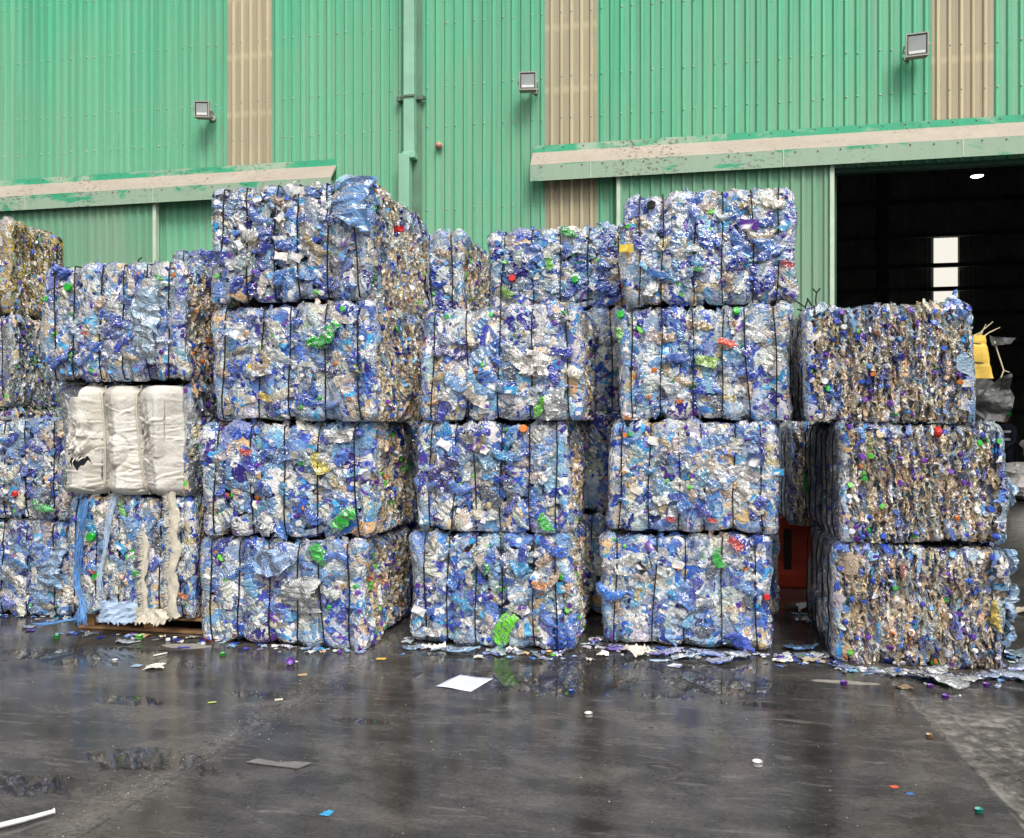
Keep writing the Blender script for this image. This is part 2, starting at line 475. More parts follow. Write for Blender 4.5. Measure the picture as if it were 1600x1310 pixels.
def bale_skin(name, seed, n_wires, pal_f='blue', pal_e='edge', core=(.10,.13,.20)):
    global rng
    rng = np.random.default_rng(seed)
    wires = wire_set(n_wires, seed)
    items = []
    for f, s in (('front', 1.), ('back', .8), ('left', .9), ('right', 1.), ('top', 1.), ('bottom', .45)):
        items += face_items(f, s, pal_f, pal_e)
    Vs, Fs, Cs, Ls = [], [], [], []; b = 0
    n_main = len(items)
    for q_ in range(95):                                   # loose ends frayed out along the edges
        e_ = rng.integers(6); sx_, sy_ = rng.choice((-1, 1), 2)
        if e_ < 2: p_ = (rng.uniform(-.58, .58), sy_*.49, BH-.02)
        elif e_ == 2: p_ = (sx_*.59, rng.uniform(-.48, .48), BH-.02)
        elif e_ == 3: p_ = (rng.uniform(-.58, .58), sy_*.49, .04)
        else: p_ = (sx_*.585, sy_*.485, rng.uniform(.08, .78))
        t_ = (T_BOT, T_FILM)[int(rng.random() < .4)]
        items.append((t_[rng.integers(len(t_))], 'bottle', pal_f, rotm(rng.uniform(0, 6.28), rng.normal(0, .5), rng.normal(0, .6)), np.array(p_)))
    for ii_, (t, k, pal, M, pos) in enumerate(items):
        sc = (rng.uniform(.58, .92) if k != 'cap' else 1.) if ii_ < n_main else rng.uniform(.35, .6)
        V = (t[0]*sc)@M.T + pos
        Vs.append(V); Fs.append(t[1]+b); Cs.append(item_col(t, k, pal)); b += len(V); Ls.append(np.full(len(V), rng.uniform(.2, .7) if rng.random() < .20 else (1. if ii_ >= n_main else 0.)))
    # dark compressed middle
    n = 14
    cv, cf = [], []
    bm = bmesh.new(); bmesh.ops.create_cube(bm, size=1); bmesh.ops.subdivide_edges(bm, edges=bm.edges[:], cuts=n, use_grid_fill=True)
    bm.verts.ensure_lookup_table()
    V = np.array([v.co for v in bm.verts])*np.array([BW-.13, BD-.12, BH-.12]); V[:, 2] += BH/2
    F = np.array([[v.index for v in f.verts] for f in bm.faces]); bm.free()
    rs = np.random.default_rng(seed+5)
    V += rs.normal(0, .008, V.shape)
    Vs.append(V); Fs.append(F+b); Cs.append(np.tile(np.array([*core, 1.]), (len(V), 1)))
    loose = np.concatenate(Ls+[np.zeros(len(V))])[:, None]; V = np.concatenate(Vs); V_free = V.copy()
    def soft(a, lim, k):                 # the press leaves flat sides: nothing stands far out
        e = np.abs(a)-lim
        return np.where(e > 0, np.sign(a)*(lim+k*np.tanh(np.maximum(e, 0)/k)), a)
    V[:, 0] = soft(V[:, 0], BW/2-.02, .028); V[:, 1] = soft(V[:, 1], BD/2-.015, .04); V[:, 2] = soft(V[:, 2]-BH/2, BH/2-.035, .036)+BH/2
    V = V*(1-loose)+V_free*loose
    V = warp(V, wires, seed)
    V[:, 2] = np.maximum(V[:, 2], 0.002)
    return np_mesh(name, V, np.concatenate(Fs), M_PET, np.concatenate(Cs)), wires, seed

SKINS = [bale_skin('crushed_bottles', 31, 6), bale_skin('crushed_bottles', 32, 5), bale_skin('crushed_bottles', 33, 6),
         bale_skin('crushed_bottles', 34, 5), bale_skin('crushed_bottles', 35, 6)]
SK_DULL = bale_skin('crushed_bottles', 41, 5, 'dull', 'dull', (.05,.055,.06))
SK_AMBER = bale_skin('crushed_bottles', 42, 5, 'amber', 'amber', (.07,.055,.03))
rng = np.random.default_rng(77)

# single pieces that show on the outside of a bale: meshes shared by many parts
def piece(name, tmpl, kind, pal='blue', cols=None):
    c = cols if cols is not None else item_col(tmpl, kind, pal)
    c = c.copy(); c[:, 3] = np.where(c[:, 3] < .95, c[:, 3]*.80, c[:, 3])
    return np_mesh(name, tmpl[0], tmpl[1], M_BOTTLE, c)
def tint(tmpl, body, lab=(.75,.75,.75,1), cap=(.05,.14,.55,1)):
    return np.array([body, lab, cap], dtype=float)[tmpl[2]]
LIB = {}
for pal in ('blue', 'edge', 'dull', 'amber'):
    LIB[pal] = [(piece('crushed_bottle', T_BOT[i % 26], 'bottle', pal), T_BOT[i % 26]) for i in range(44 if pal == 'blue' else 30)]
LIB_JUG = [(piece('crushed_jug', T_JUG[i % 6], 'jug', 'blue'), T_JUG[i % 6]) for i in range(10)]
LIB_CAP = [(np_mesh('bottle_cap', T_CAP[i % 2][0], T_CAP[i % 2][1], M_BOTTLE, np.tile(np.array(c), (len(T_CAP[i % 2][0]), 1))), T_CAP[i % 2]) for i, c in enumerate(CAPC)]
LIB_LAB = [(piece('bottle_label', T_LAB[i % 5], 'label'), T_LAB[i % 5]) for i in range(12)]
LIB_FILM = [(piece('plastic_film', T_FILM[i % 8], 'film', 'blue'), T_FILM[i % 8]) for i in range(10)]

M_WIRE = simple('dark_wire', (.018, .017, .018), .45, .6)

def wire_mesh(x, seed, r=.0050):
    rs = np.random.default_rng(seed)
    hy, hz = BD/2+.030, BH/2
    pts = []
    loop = []
    nseg = 9
    for a, b in (((-hy, -hz), (-hy, hz)), ((-hy, hz), (hy, hz)), ((hy, hz), (hy, -hz)), ((hy, -hz), (-hy, -hz))):
        for i in range(nseg):
            t = i/nseg; loop.append((a[0]+(b[0]-a[0])*t, a[1]+(b[1]-a[1])*t))
    drift = rs.normal(0, .012); ph = rs.uniform(0, 6.28)
    for i, (y, z) in enumerate(loop):
        ny, nz = abs(y)/hy, abs(z)/hz
        q = max(1, (ny**12+nz**12)**(1/16.))
        dx = drift*(z/hz) + .006*math.sin(i*.7+ph)
        pts.append((x+dx, y/q**.8 - math.copysign(.008, y) + rs.normal(0, .003), max(.004, (z*.972)/q**.5+BH/2 + rs.normal(0, .002))))
    pts.append(pts[0])
    mb = MB(); mb.tube(pts, r, 6, cap=False)
    return mb.mesh('baling_wire', M_WIRE)

BALES = {}
ACCENT = []
def bale(key, X0, X1, Yf, depth, z0, z1, label, skin=0, face='front', yaw=0., detail=1.0, group='stacked bales of crushed bottles', flip=False, pal=None, npieces=74, wired=True):
    """face='front': wired broad face to the yard; face='edge': layered short face to the yard"""
    if isinstance(skin, int): me, wires, seed = SKINS[skin % 5]
    else: me, wires, seed = skin
    w, h = X1-X0, z1-z0
    cx, cy = (X0+X1)/2, Yf+depth/2
    rz = R(yaw); sx = 1
    if face == 'front': sc = (w/BW, depth/BD, h/BH)
    else: sc = (depth/BW, w/BD, h/BH); rz += -PI/2
    if flip: rz += PI
    root = empty('plastic_bale', (cx, cy, z0), rz, label, 'bale', group, sc)
    st = link('crushed_bottles', me, None, root); st['kind'] = 'stuff'
    for i, xw in enumerate(wires if wired else []):
        link('baling_wire', wire_mesh(xw, seed*10+i), None, root)
    BALES[key] = (root, wires, seed, face, flip, sc)
    pal_f = pal or 'blue'; pal_e = pal or 'edge'
    if detail > 0:
        scatter(key, int(npieces*detail), int(22*detail), int(7*detail), int(3*detail), pal_f, pal_e)
    return root

def place(key, me, tm, f, u, v, ang, out=.0, tilt=(0, 0), size=1.0, name=None, label=None):
    """put one piece on face f ('y-','y+','x+','x-') at u,v in 0..1, seen from outside"""
    root, wires, seed, face, flip, sc = BALES[key]
    if f in ('y-', 'y+'):
        s = -1 if f == 'y-' else 1
        x = (u-.5)*BW*(1 if s < 0 else -1)
        P = np.array([[x, s*(BD/2-.004), v*BH]])
        rot = Euler((tilt[0], ang, tilt[1] + (PI if s > 0 else 0)), 'XYZ')
        n = np.array([0, s, 0])
    else:
        s = 1 if f == 'x+' else -1
        y = (u-.5)*BD*(1 if s > 0 else -1)
        P = np.array([[s*(BW/2-.004), y, v*BH]])
        rot = Euler((tilt[0], ang, tilt[1]), 'XYZ')
        n = np.array([s, 0, 0])
    P = warp(P, wires, seed)[0]
    if f[0] == 'x':
        ex = np.abs((tm[0]@np.array(rot.to_matrix()).T)[:, 0]).max()*size
        P = P - n*(ex-out)
    else:
        P = P + n*out
    o = link(name or me.name.split('.')[0], me, None, root, P, rot, (size/sc[0], size/sc[1]*(1.2 if f[0] == 'x' else 1), size/sc[2]))
    if label: o['label'] = label
    return o

def scatter(key, nb, nc, nl, nj, pal_f, pal_e):
    root, wires, seed, face, flip, sc = BALES[key]
    main = ('y-' if not flip else 'y+') if face == 'front' else ('x+' if not flip else 'x-')
    pal = pal_f if face == 'front' else pal_e
    k = max(1, int(math.sqrt(nb*1.45))); rows = max(1, nb//k)
    for i in range(k):
        for j in range(rows):
            me, tm = LIB[pal][rng.integers(len(LIB[pal]))]
            u = .09+.82*(i+rng.uniform(0, 1))/k; v = .13+.74*(j+rng.uniform(0, 1))/rows
            if main[0] == 'y':
                place(key, me, tm, main, u, v, rng.uniform(0, 6.28), rng.uniform(-.012, .006), (rng.normal(0, .16), rng.normal(0, .16)), rng.uniform(.6, .92), 'crushed_bottle')
            else:
                place(key, me, tm, main, u, v, rng.normal(PI/2, .30)+PI*rng.integers(2), rng.uniform(-.004, .010), (rng.normal(0, .10), rng.normal(0, .12)), rng.uniform(.5, .8), 'crushed_bottle')
    for _ in range(nc if main[0] == 'y' else nc//2):
        me, tm = LIB_CAP[rng.integers(len(LIB_CAP))]
        place(key, me, tm, main, rng.uniform(.04, .96), rng.uniform(.05, .95), rng.uniform(0, 6.28), rng.uniform(-.006, .012) if main[0] == 'y' else .008,
              (rng.normal(0, .8), rng.normal(0, .8) + (PI/2 if main[0] == 'x' else 0)), 1.0, 'bottle_cap')
    if main[0] == 'y':
        for _ in range(nl):
            me, tm = LIB_LAB[rng.integers(len(LIB_LAB))]
            place(key, me, tm, main, rng.uniform(.06, .94), rng.uniform(.08, .92), rng.uniform(0, 6.28), .016, (rng.normal(0, .25), rng.normal(0, .25)), 1., 'bottle_label')
        for _ in range(nj):
            me, tm = LIB_JUG[rng.integers(len(LIB_JUG))]
            place(key, me, tm, main, rng.uniform(.2, .8), rng.uniform(.28, .72), rng.uniform(0, 6.28), -.022, (rng.normal(0, .08), rng.normal(0, .08)), rng.uniform(.6, .8), 'crushed_jug')

# ============================================================ THE STACKS
G1 = 'stacked bales of crushed bottles'
# first column at the left edge
bale('c1L1', -6.05, -4.86, 5.93, 1.0, 0, .78, 'bottom bale of clear blue bottles at the far left edge, on the wet ground', 1, yaw=1)
bale('c1L2', -6.02, -4.83, 5.92, 1.0, .80, 1.62, 'upper bale at the far left edge, beside the white bag bale, green bottle low down', 3, yaw=-1, flip=True)
for k, (z0, z1) in enumerate(((0, .86), (.87, 1.735))):
    bale('c1b%d' % k, -8.12, -6.74, 7.5, .72, z0, z1, ('lowest', 'second lowest')[k]+' bale of the back stack at the far left, mostly behind the blue bales', SK_DULL, detail=0)
bale('c1b2', -8.12, -6.74, 7.5, .75, 1.745, 2.70, 'dark grey dull bale at the far left edge, under the yellowish bale', SK_DULL, detail=.8, pal='dull', yaw=-2)
bale('c1b3', -8.2, -6.82, 7.48, .80, 2.72, 3.72, 'yellowish brown bale topmost at the far left edge, under the canopy', SK_AMBER, detail=.9, pal='amber', yaw=3)
# second column
bale('c2L1', -4.62, -3.53, 5.62, 1.0, .125, 1.03, 'bale with torn blue straps and cream rags, standing on a wooden pallet', 2, yaw=1)
bale('c2L2', -4.70, -3.50, 5.64, 1.0, 1.04, 1.885, 'bale wrapped in a torn dirty white woven bag', SK_DULL, detail=0, yaw=-2, wired=False)
bale('c2L3', -4.78, -3.56, 5.56, 1.05, 1.90, 2.80, 'top bale of the second stack from the left, lying on the white bag bale', 0, yaw=1)
# third column
bale('c3L1', -3.42, -2.10, 5.50, 1.0, 0, .76, 'lowest bale of the stack left of centre, its wired face beside the pallet', 4, yaw=0)
bale('c3L2', -3.41, -2.08, 5.50, 1.02, .775, 1.59, 'second bale up in the stack left of centre, green bottle at its lower right', 1, yaw=1, flip=True)
bale('c3L3', -3.30, -2.00, 5.48, 1.05, 1.60, 2.44, 'third bale up left of centre, a bright green bottle high on its front', 3, yaw=-2)
bale('c3L4', -3.33, -2.06, 5.50, 1.35, 2.455, 3.30, 'tallest bale at the top left of centre, overlapping the left canopy', 2, yaw=-1, flip=True)
# fourth column
bale('c4L1', -1.90, -.68, 5.76, 1.05, 0, .81, 'lowest bale of the centre stack, green bottle at its bottom edge', 0, yaw=-1, flip=True)
bale('c4L2', -1.86, -.72, 5.75, 1.05, .82, 1.60, 'middle bale of the centre stack, below the one with a white torn sheet', 4, yaw=0, flip=True)
bale('c4L3', -1.83, -.63, 5.74, 1.1, 1.61, 2.41, 'top front bale of the centre stack with a white torn sheet on its face', 1, yaw=1)
# fifth column
bale('c5L1', -.54, .67, 6.01, 1.0, 0, .81, 'lowest bale of the second stack from the right, green and red bottles upper right', 3, yaw=0)
bale('c5L2', -.49, .70, 6.0, 1.0, .82, 1.60, 'second bale up in the second stack from the right, blue carton scrap in its middle', 2, yaw=-1)
bale('c5L3', -.43, .80, 6.0, 1.02, 1.61, 2.41, 'third bale up in the second stack from the right, orange red scrap near its middle', 4, yaw=1)
bale('c5L4', -.39, .82, 6.0, 1.0, 2.42, 3.23, 'topmost bale of the second stack from the right, purple and yellow labels', 0, yaw=0)
# sixth column, layered short faces to the yard
bale('c6L1', 1.04, 2.08, 5.83, 1.30, 0, .785, 'lowest bale of the right hand stack, brownish layered face over loose bottles', 1, 'edge', yaw=-1, npieces=96)
bale('c6L2', 1.05, 2.06, 5.83, 1.35, .80, 1.59, 'middle bale of the right hand stack, brownish layered face', 4, 'edge', yaw=1, npieces=96)
bale('c6L3', .88, 1.89, 5.83, 1.28, 1.60, 2.375, 'top bale of the right hand stack in front of the dark doorway, one red bottle', 2, 'edge', yaw=-2, npieces=96)
# second row
for k, (z0, z1) in enumerate(((0, .86), (.87, 1.72), (1.73, 2.57))):
    bale('b23_%d' % k, -4.55, -3.35, 6.85, 1.0, z0, z1, ('bottom', 'second', 'third')[k]+' bale of the back row stack behind the white bag stack', k, detail=0)
bale('b23_3', -4.52, -3.32, 6.82, 1.0, 2.58, 3.15, 'back row bale peeking out between the two left stacks, near the tall top bale', 3, detail=.5, flip=True)
for k, (z0, z1) in enumerate(((0, .81), (.82, 1.64), (1.65, 2.46))):
    bale('b34_%d' % k, -3.15, -1.93, 7.10, 1.0, z0, z1, ('bottom', 'second', 'third')[k]+' bale of the back row stack behind the gap left of centre', k+1, detail=0)
bale('b34_3', -3.04, -1.80, 7.1, 1.0, 2.47, 3.27, 'narrow back row bale with a dark right side, right of the tall top bale', 4, detail=.6)
for k, (z0, z1) in enumerate(((0, .84), (.85, 1.68), (1.69, 2.52))):
    bale('b45_%d' % k, -1.62, -.385, 6.87, 1.0, z0, z1, ('bottom', 'second', 'third')[k]+' bale of the back row stack behind the centre stack', k+2, detail=.15)
bale('b45_3', -1.56, -.34, 6.86, 1.0, 2.53, 3.21, 'back row top bale behind the centre stack, green scraps on its face', 1, detail=1, flip=True)
bale('b6', .98, 1.81, 7.72, 1.35, .665, 1.58, 'dark shaded bale in the gap, resting on the red barrier', 3, 'edge', detail=0)
bale('b6c0', 1.84, 2.66, 7.72, 1.35, 0, .785, 'bottom bale of the back row behind the right hand stack', 0, 'edge', detail=0)
bale('b6c1', 1.84, 2.66, 7.72, 1.35, .80, 1.58, 'back row bale behind the right hand stack, under the yellow bundle', 2, 'edge', detail=0)

for k, (z0, z1) in enumerate(((0, .80), (.81, 1.60), (1.61, 2.40))):  # added far stack, keeps the green wall's light out of the gap
    bale('b3_%d' % k, .35, 1.62, 9.15, 1.0, z0, z1, ('bottom', 'second', 'top')[k]+' bale of the far stack behind the red barrier', k+1, detail=0, flip=True)
for k, (z0, z1) in enumerate(((0, .81), (.82, 1.62), (1.63, 2.42))):  # two unseen stacks, added to darken the gaps in front
    bale('b56_%d' % k, -.36, .84, 7.08, 1.0, z0, z1, ('bottom', 'second', 'top')[k]+' bale of the back row behind the second stack from the right', k+3, detail=0)
    bale('b3s_%d' % k, -.95, .28, 9.15, 1.0, z0, z1, ('bottom', 'second', 'top')[k]+' bale of the far stack in the third row, all hidden in shade', k+2, detail=0)
# -------- accents: pieces that stand out in the photograph
def shade(c, t): return tint(t, c)
def acc(key, kind, col, u, v, ang=0., size=1., f=None, name=None, label=None, ti=0, lab=None, cap=None, out=None):
    lib = {'bottle': T_BOT, 'jug': T_JUG, 'film': T_FILM, 'label': T_LAB, 'cap': T_CAP}[kind]
    t = lib[ti % len(lib)]
    a = col if len(col) == 4 else (*col, 1 if kind in ('cap', 'label') else .86)
    cols = np.array([a, lab or (a if kind != 'label' else (.8,.8,.8,1)), cap or a], dtype=float)[t[2]]
    if kind == 'cap': cols = np.tile(np.array(a), (len(t[0]), 1))
    nm = name or {'bottle':'crushed_bottle','jug':'crushed_jug','film':'plastic_film','label':'bottle_label','cap':'bottle_cap'}[kind]
    me = np_mesh(nm, t[0], t[1], M_BOTTLE, cols)
    face, flip = BALES[key][3], BALES[key][4]
    if f is None: f = ('y+' if flip else 'y-') if face == 'front' else ('x-' if flip else 'x+')
    place(key, me, t, f, u, v, ang, (.03 if kind != 'label' else .036) if out is None else out, (rng.normal(0, .12), rng.normal(0, .12)), size, nm, label)
GRN = (.02,.40,.04,.93); LGRN = (.14,.55,.04,.93); RED = (.62,.03,.03); YEL = (.72,.52,.06); ORG = (.75,.22,.05); BLU = (.04,.12,.55); CYA = (.05,.36,.70); WHT = (.80,.79,.76); PUR = (.10,.03,.28)
acc('c3L3', 'bottle', GRN, .74, .70, 2.2, 1.25, label='bright green crushed bottle', ti=3)
acc('c3L3', 'bottle', GRN, .66, .66, .4, .9, label='bright green bottle end', ti=7)
acc('c3L3', 'label', YEL, .30, .44, .2, 1.2, label='yellow label'); acc('c3L3', 'film', YEL, .36, .20, .4, .5, label='yellow film scrap')
acc('c3L3', 'bottle', ORG, .84, .18, .4, .35, label='orange scrap', ti=9); acc('c3L3', 'cap', (.1,.5,.1), .82, .9, 0, 1.2)
acc('c3L3', 'label', (.04,.04,.05), .90, .42, 1.4, 1.3, label='black label with yellow print', lab=(.7,.75,.05,1))
acc('c3L2', 'bottle', GRN, .82, .14, 2.3, 1.2, label='green crushed bottle', ti=5)
acc('c3L2', 'film', RED, .28, .75, .2, .42, label='red film scrap'); acc('c3L2', 'film', (.70,.60,.12), .70, .64, 1.2, .8, label='yellowish film')
acc('c3L2', 'film', WHT, .80, .88, 0, .9, label='white flattened tub'); acc('c3L2', 'bottle', CYA, .50, .40, 1.4, .6, label='bright blue scrap', ti=2)
acc('c3L1', 'bottle', GRN, .74, .88, 1.2, .95, label='green crushed bottle top', ti=8); acc('c3L1', 'jug', (.30,.46,.75,.85), .50, .82, .1, 1.1, ti=2)
acc('c3L1', 'jug', (.45,.47,.46,.85), .66, .45, 1.4, 1.0, ti=1)
acc('c3L4', 'film', (.03,.07,.42), .07, .40, .2, .9, label='deep blue film scrap'); acc('c3L4', 'jug', (.22,.42,.78,.85), .90, .72, 1.5, 1.25, ti=0)
acc('c3L4', 'label', WHT, .58, .93, .1, 1.2); acc('c3L4', 'label', WHT, .47, .36, .2, 1.3); acc('c3L4', 'label', WHT, .56, .36, .5, 1.3)
acc('c3L4', 'film', RED, .38, .72, .1, .5, f='x-' , label='red scrap on the layered side')
acc('c4L3', 'film', (.80,.77,.72,.92), .66, .50, .7, 1.05, label='white torn sheet'); acc('c4L3', 'film', (.62,.60,.55), .76, .48, .2, 1.0, ti=3)
acc('c4L3', 'label', CYA, .58, .27, .1, 1.2, label='blue label'); acc('c4L3', 'bottle', LGRN, .72, .12, 2.1, .8, label='yellow green bottle', ti=11)
acc('c4L3', 'film', (.42,.43,.42,.9), .83, .15, 1.4, 1.1, label='grey torn film', ti=5)
acc('c4L2', 'film', (.34,.34,.31,.95), .36, .84, .2, .6, label='grey round lid'); acc('c4L2', 'bottle', CYA, .58, .70, .5, .6, label='bright blue scrap', ti=4)
acc('c4L2', 'bottle', GRN, .83, .10, .9, .6, label='green scrap', ti=6); acc('c4L2', 'label', WHT, .22, .80, .6, 1.3); acc('c4L2', 'cap', ORG, .72, .95, 0, 1.7)
acc('c4L1', 'bottle', LGRN, .58, .16, 1.9, 1.15, label='bright green crushed bottle', ti=12); acc('c4L1', 'bottle', GRN, .50, .70, 1.57, .5, label='green bottle neck', ti=13)
acc('c4L1', 'film', WHT, .17, .12, .1, .6, label='white folded carton'); acc('c4L1', 'bottle', CYA, .33, .40, .6, .7, label='bright blue bottle', ti=1)
acc('c4L1', 'film', (.75,.33,.14), .80, .58, .2, .5, label='orange film scrap'); acc('c4L1', 'label', WHT, .08, .30, .5, 1.3)
acc('c5L1', 'bottle', GRN, .70, .78, 1.0, 1.0, label='green crushed bottle', ti=14); acc('c5L1', 'film', RED, .78, .90, .8, .55, label='red film scrap')
acc('c5L1', 'bottle', (.03,.16,.55,.95), .08, .46, .2, .9, label='blue crushed bottle', ti=15); acc('c5L1', 'label', (.03,.03,.03), .25, .70, 1.0, 1.2, label='black label')
acc('c5L1', 'bottle', CYA, .46, .42, .7, .6, ti=17); acc('c5L1', 'bottle', (.05,.1,.5,1), .80, .10, .6, .8, ti=18); acc('c5L1', 'cap', RED, .97, .48, 0, 1.3)
acc('c5L2', 'film', (.04,.10,.50), .41, .32, .1, .5, label='blue carton scrap'); acc('c5L2', 'film', RED, .38, .13, .1, .32, label='red scrap'); acc('c5L2', 'film', RED, .63, .10, .3, .3, label='red scrap')
acc('c5L2', 'label', CYA, .985, .58, .1, 1.0, label='bright blue label at the edge'); acc('c5L2', 'film', (.78,.72,.60), .75, .83, .2, .4); acc('c5L2', 'label', (.04,.06,.16), .86, .66, .1, 1.5, label='dark blue label', ti=2)
acc('c5L3', 'bottle', (.70,.10,.05,1), .64, .70, .3, .55, label='orange red scrap', ti=19); acc('c5L3', 'film', (.38,.62,.16,.95), .53, .55, .3, .7, label='lime green film')
acc('c5L3', 'bottle', LGRN, .03, .76, 1.5, .6, ti=20); acc('c5L3', 'cap', GRN, .03, .94, 0, 1.7); acc('c5L3', 'cap', GRN, .68, .96, 0, 1.7); acc('c5L3', 'bottle', (.06,.12,.4,1), .36, .56, .1, .7, ti=21)
acc('c5L4', 'label', PUR, .76, .68, .15, 1.7, label='purple and white label'); acc('c5L4', 'label', YEL, .06, .52, .1, 1.3, label='yellow label', lab=(.72,.52,.06,1)); acc('c5L4', 'film', RED, .95, .33, .6, .4, label='red film scrap')
acc('c5L4', 'bottle', CYA, .46, .35, .2, .5, ti=22); acc('c5L4', 'bottle', GRN, .45, .30, .1, .4, ti=23); acc('c5L4', 'bottle', (.05,.15,.42,1), .24, .28, .3, .6, ti=24); acc('c5L4', 'cap', (.02,.02,.02), .18, .90, 0, 1.8)
acc('b45_3', 'bottle', LGRN, .44, .56, 1.4, .8, label='green bottle', ti=3); acc('b45_3', 'bottle', GRN, .58, .92, .6, .7, ti=4); acc('b45_3', 'bottle', (.25,.5,.1,.95), .12, .22, .6, .6, ti=6); acc('b45_3', 'cap', RED, .17, .40, 0, 1.8); acc('b45_3', 'cap', GRN, .60, .35, 0, 1.8)
acc('c2L3', 'jug', (.36,.50,.64,.85), .79, .52, 1.4, 1.3, ti=4); acc('c2L3', 'jug', (.33,.46,.58,.85), .76, .30, 1.5, 1.0, ti=2)
acc('c2L3', 'film', RED, .35, .40, 0, .25, label='red scrap'); acc('c2L3', 'cap', GRN, .22, .82, 0, 1.8); acc('c2L3', 'bottle', GRN, .85, .84, .4, .5, ti=9); acc('c2L3', 'bottle', (.04,.1,.5,1), .16, .95, .3, .7, ti=10)
acc('c2L3', 'bottle', LGRN, .24, .17, 1.2, .5, ti=2)
acc('c1L2', 'bottle', GRN, .82, .12, .2, 1.0, label='green crushed bottle', ti=5); acc('c1L2', 'cap', RED, .6, .25, 0, 1.5)
acc('c1L1', 'bottle', (.05,.25,.62,.95), .66, .55, .3, 1.0, ti=7); acc('c1L1', 'jug', (.30,.50,.75,.85), .90, .50, 1.5, 1.1, ti=0)
acc('c2L1', 'bottle', LGRN, .46, .86, 1.2, .7, label='yellow green bottle', ti=3); acc('c2L1', 'cap', GRN, .22, .68, 0, 2); acc('c2L1', 'cap', GRN, .26, .33, 0, 2); acc('c2L1', 'film', RED, .24, .38, .2, .25, label='red scrap')
acc('c2L1', 'bottle', GRN, .60, .36, .3, .5, ti=8); acc('c2L1', 'bottle', GRN, .62, .26, .6, .5, ti=9); acc('c2L1', 'film', ORG, .93, .20, .3, .35, label='orange scrap'); acc('c2L1', 'label', CYA, .46, .56, .7, 1.2)
for q_ in range(34):
    v_ = rng.uniform(.08, .92)
    acc('c2L1', ('film', 'film', 'bottle')[q_ % 3], [(.74,.74,.72,.82), (.66,.66,.62,.8), (.58,.64,.70,.7), (.70,.64,.54,.85)][q_ % 4], rng.uniform(.06, .94), v_, rng.uniform(0, 6.28), rng.uniform(.4, .75), ti=q_, out=.012)
acc('c6L3', 'film', RED, .60, .55, 1.2, .35, label='red scrap', f='x+', out=.05); acc('c6L3', 'film', (.04,.16,.6), .30, .75, .3, .4, label='blue scrap', out=.05)
acc('c6L3', 'jug', (.14,.28,.66,.9), .95, .93, .5, 1.0, out=.04, ti=2)
acc('c6L1', 'bottle', RED, .39, .82, 1.5, .4, ti=4, out=.03, label='red scrap'); acc('c6L1', 'bottle', ORG, .43, .26, 1.2, .5, ti=6, out=.03, label='orange scrap'); acc('c6L1', 'bottle', CYA, .26, .32, 1.4, .5, ti=8, out=.03); acc('c6L1', 'bottle', (.6,.45,.08,1), .94, .45, 1.5, .9, ti=10, out=.04, label='yellow tinted bottle')
acc('c6L2', 'bottle', GRN, .08, .38, 1.5, 1.0, f='y-', ti=12, label='green bottle on the shaded side'); acc('c6L2', 'cap', RED, .58, .96, 0, 1.9, out=.03); acc('c6L2', 'bottle', GRN, .9, .9, .5, .5, ti=13, out=.04)
for k_, zz in (('c6L2', .40), ('c6L1', .85), ('c6L1', .55), ('c6L1', .3)):
    acc(k_, 'jug', (.25,.45,.70,.8), .08+.1*rng.random(), zz, 1.5+rng.normal(0, .3), .8, f='y+', ti=int(zz*10), out=.04)

# ============================================================ WHITE BAG round one bale, rags and straps on another
def mat_bag():
    m, nt, out = new_mat('woven_bag_white'); co = obj_co(nt)
    n1 = noise(nt, co, 3.2, 5, .65, .4); n2 = noise(nt, mapping(nt, co, (3, 3, 9)), 2.2, 5, .7)
    c = ramp(nt, n1, [(.32, (.50, .465, .40)), (.55, (.66, .64, .59)), (.75, (.72, .70, .66))])
    c = mixc(nt, ramp(nt, n2, [(.54, gray(0)), (.72, gray(.55))]), c, (.30, .26, .20))
    wv = N(nt, 'TexWave', Scale=70, bands_direction='Z'); nt.links.new(co, wv.inputs[0])
    h = math_(nt, 'ADD', math_(nt, 'MULTIPLY', noise(nt, co, 26, 4, .7, .8), .8), math_(nt, 'MULTIPLY', wv.outputs['Fac'], .08))
    principled(nt, out, c, .55, bump(nt, h, .55, .02), Specular_IOR_Level=.35)
    return m
M_BAG = mat_bag()
M_BAGHOLE = simple('bag_hole_shade', (.10, .11, .15), .5, 0, .3, 9)
M_CREAM = simple('cream_rag', (.54, .50, .41), .8, 0, .15, 14, .4)
M_BLUESTRAP = simple('blue_strap', (.07, .22, .50), .5, 0, .35, 16, .2)
M_PALEBLUE = simple('pale_blue_woven', (.36, .47, .62), .6, 0, .15, 14, .3)

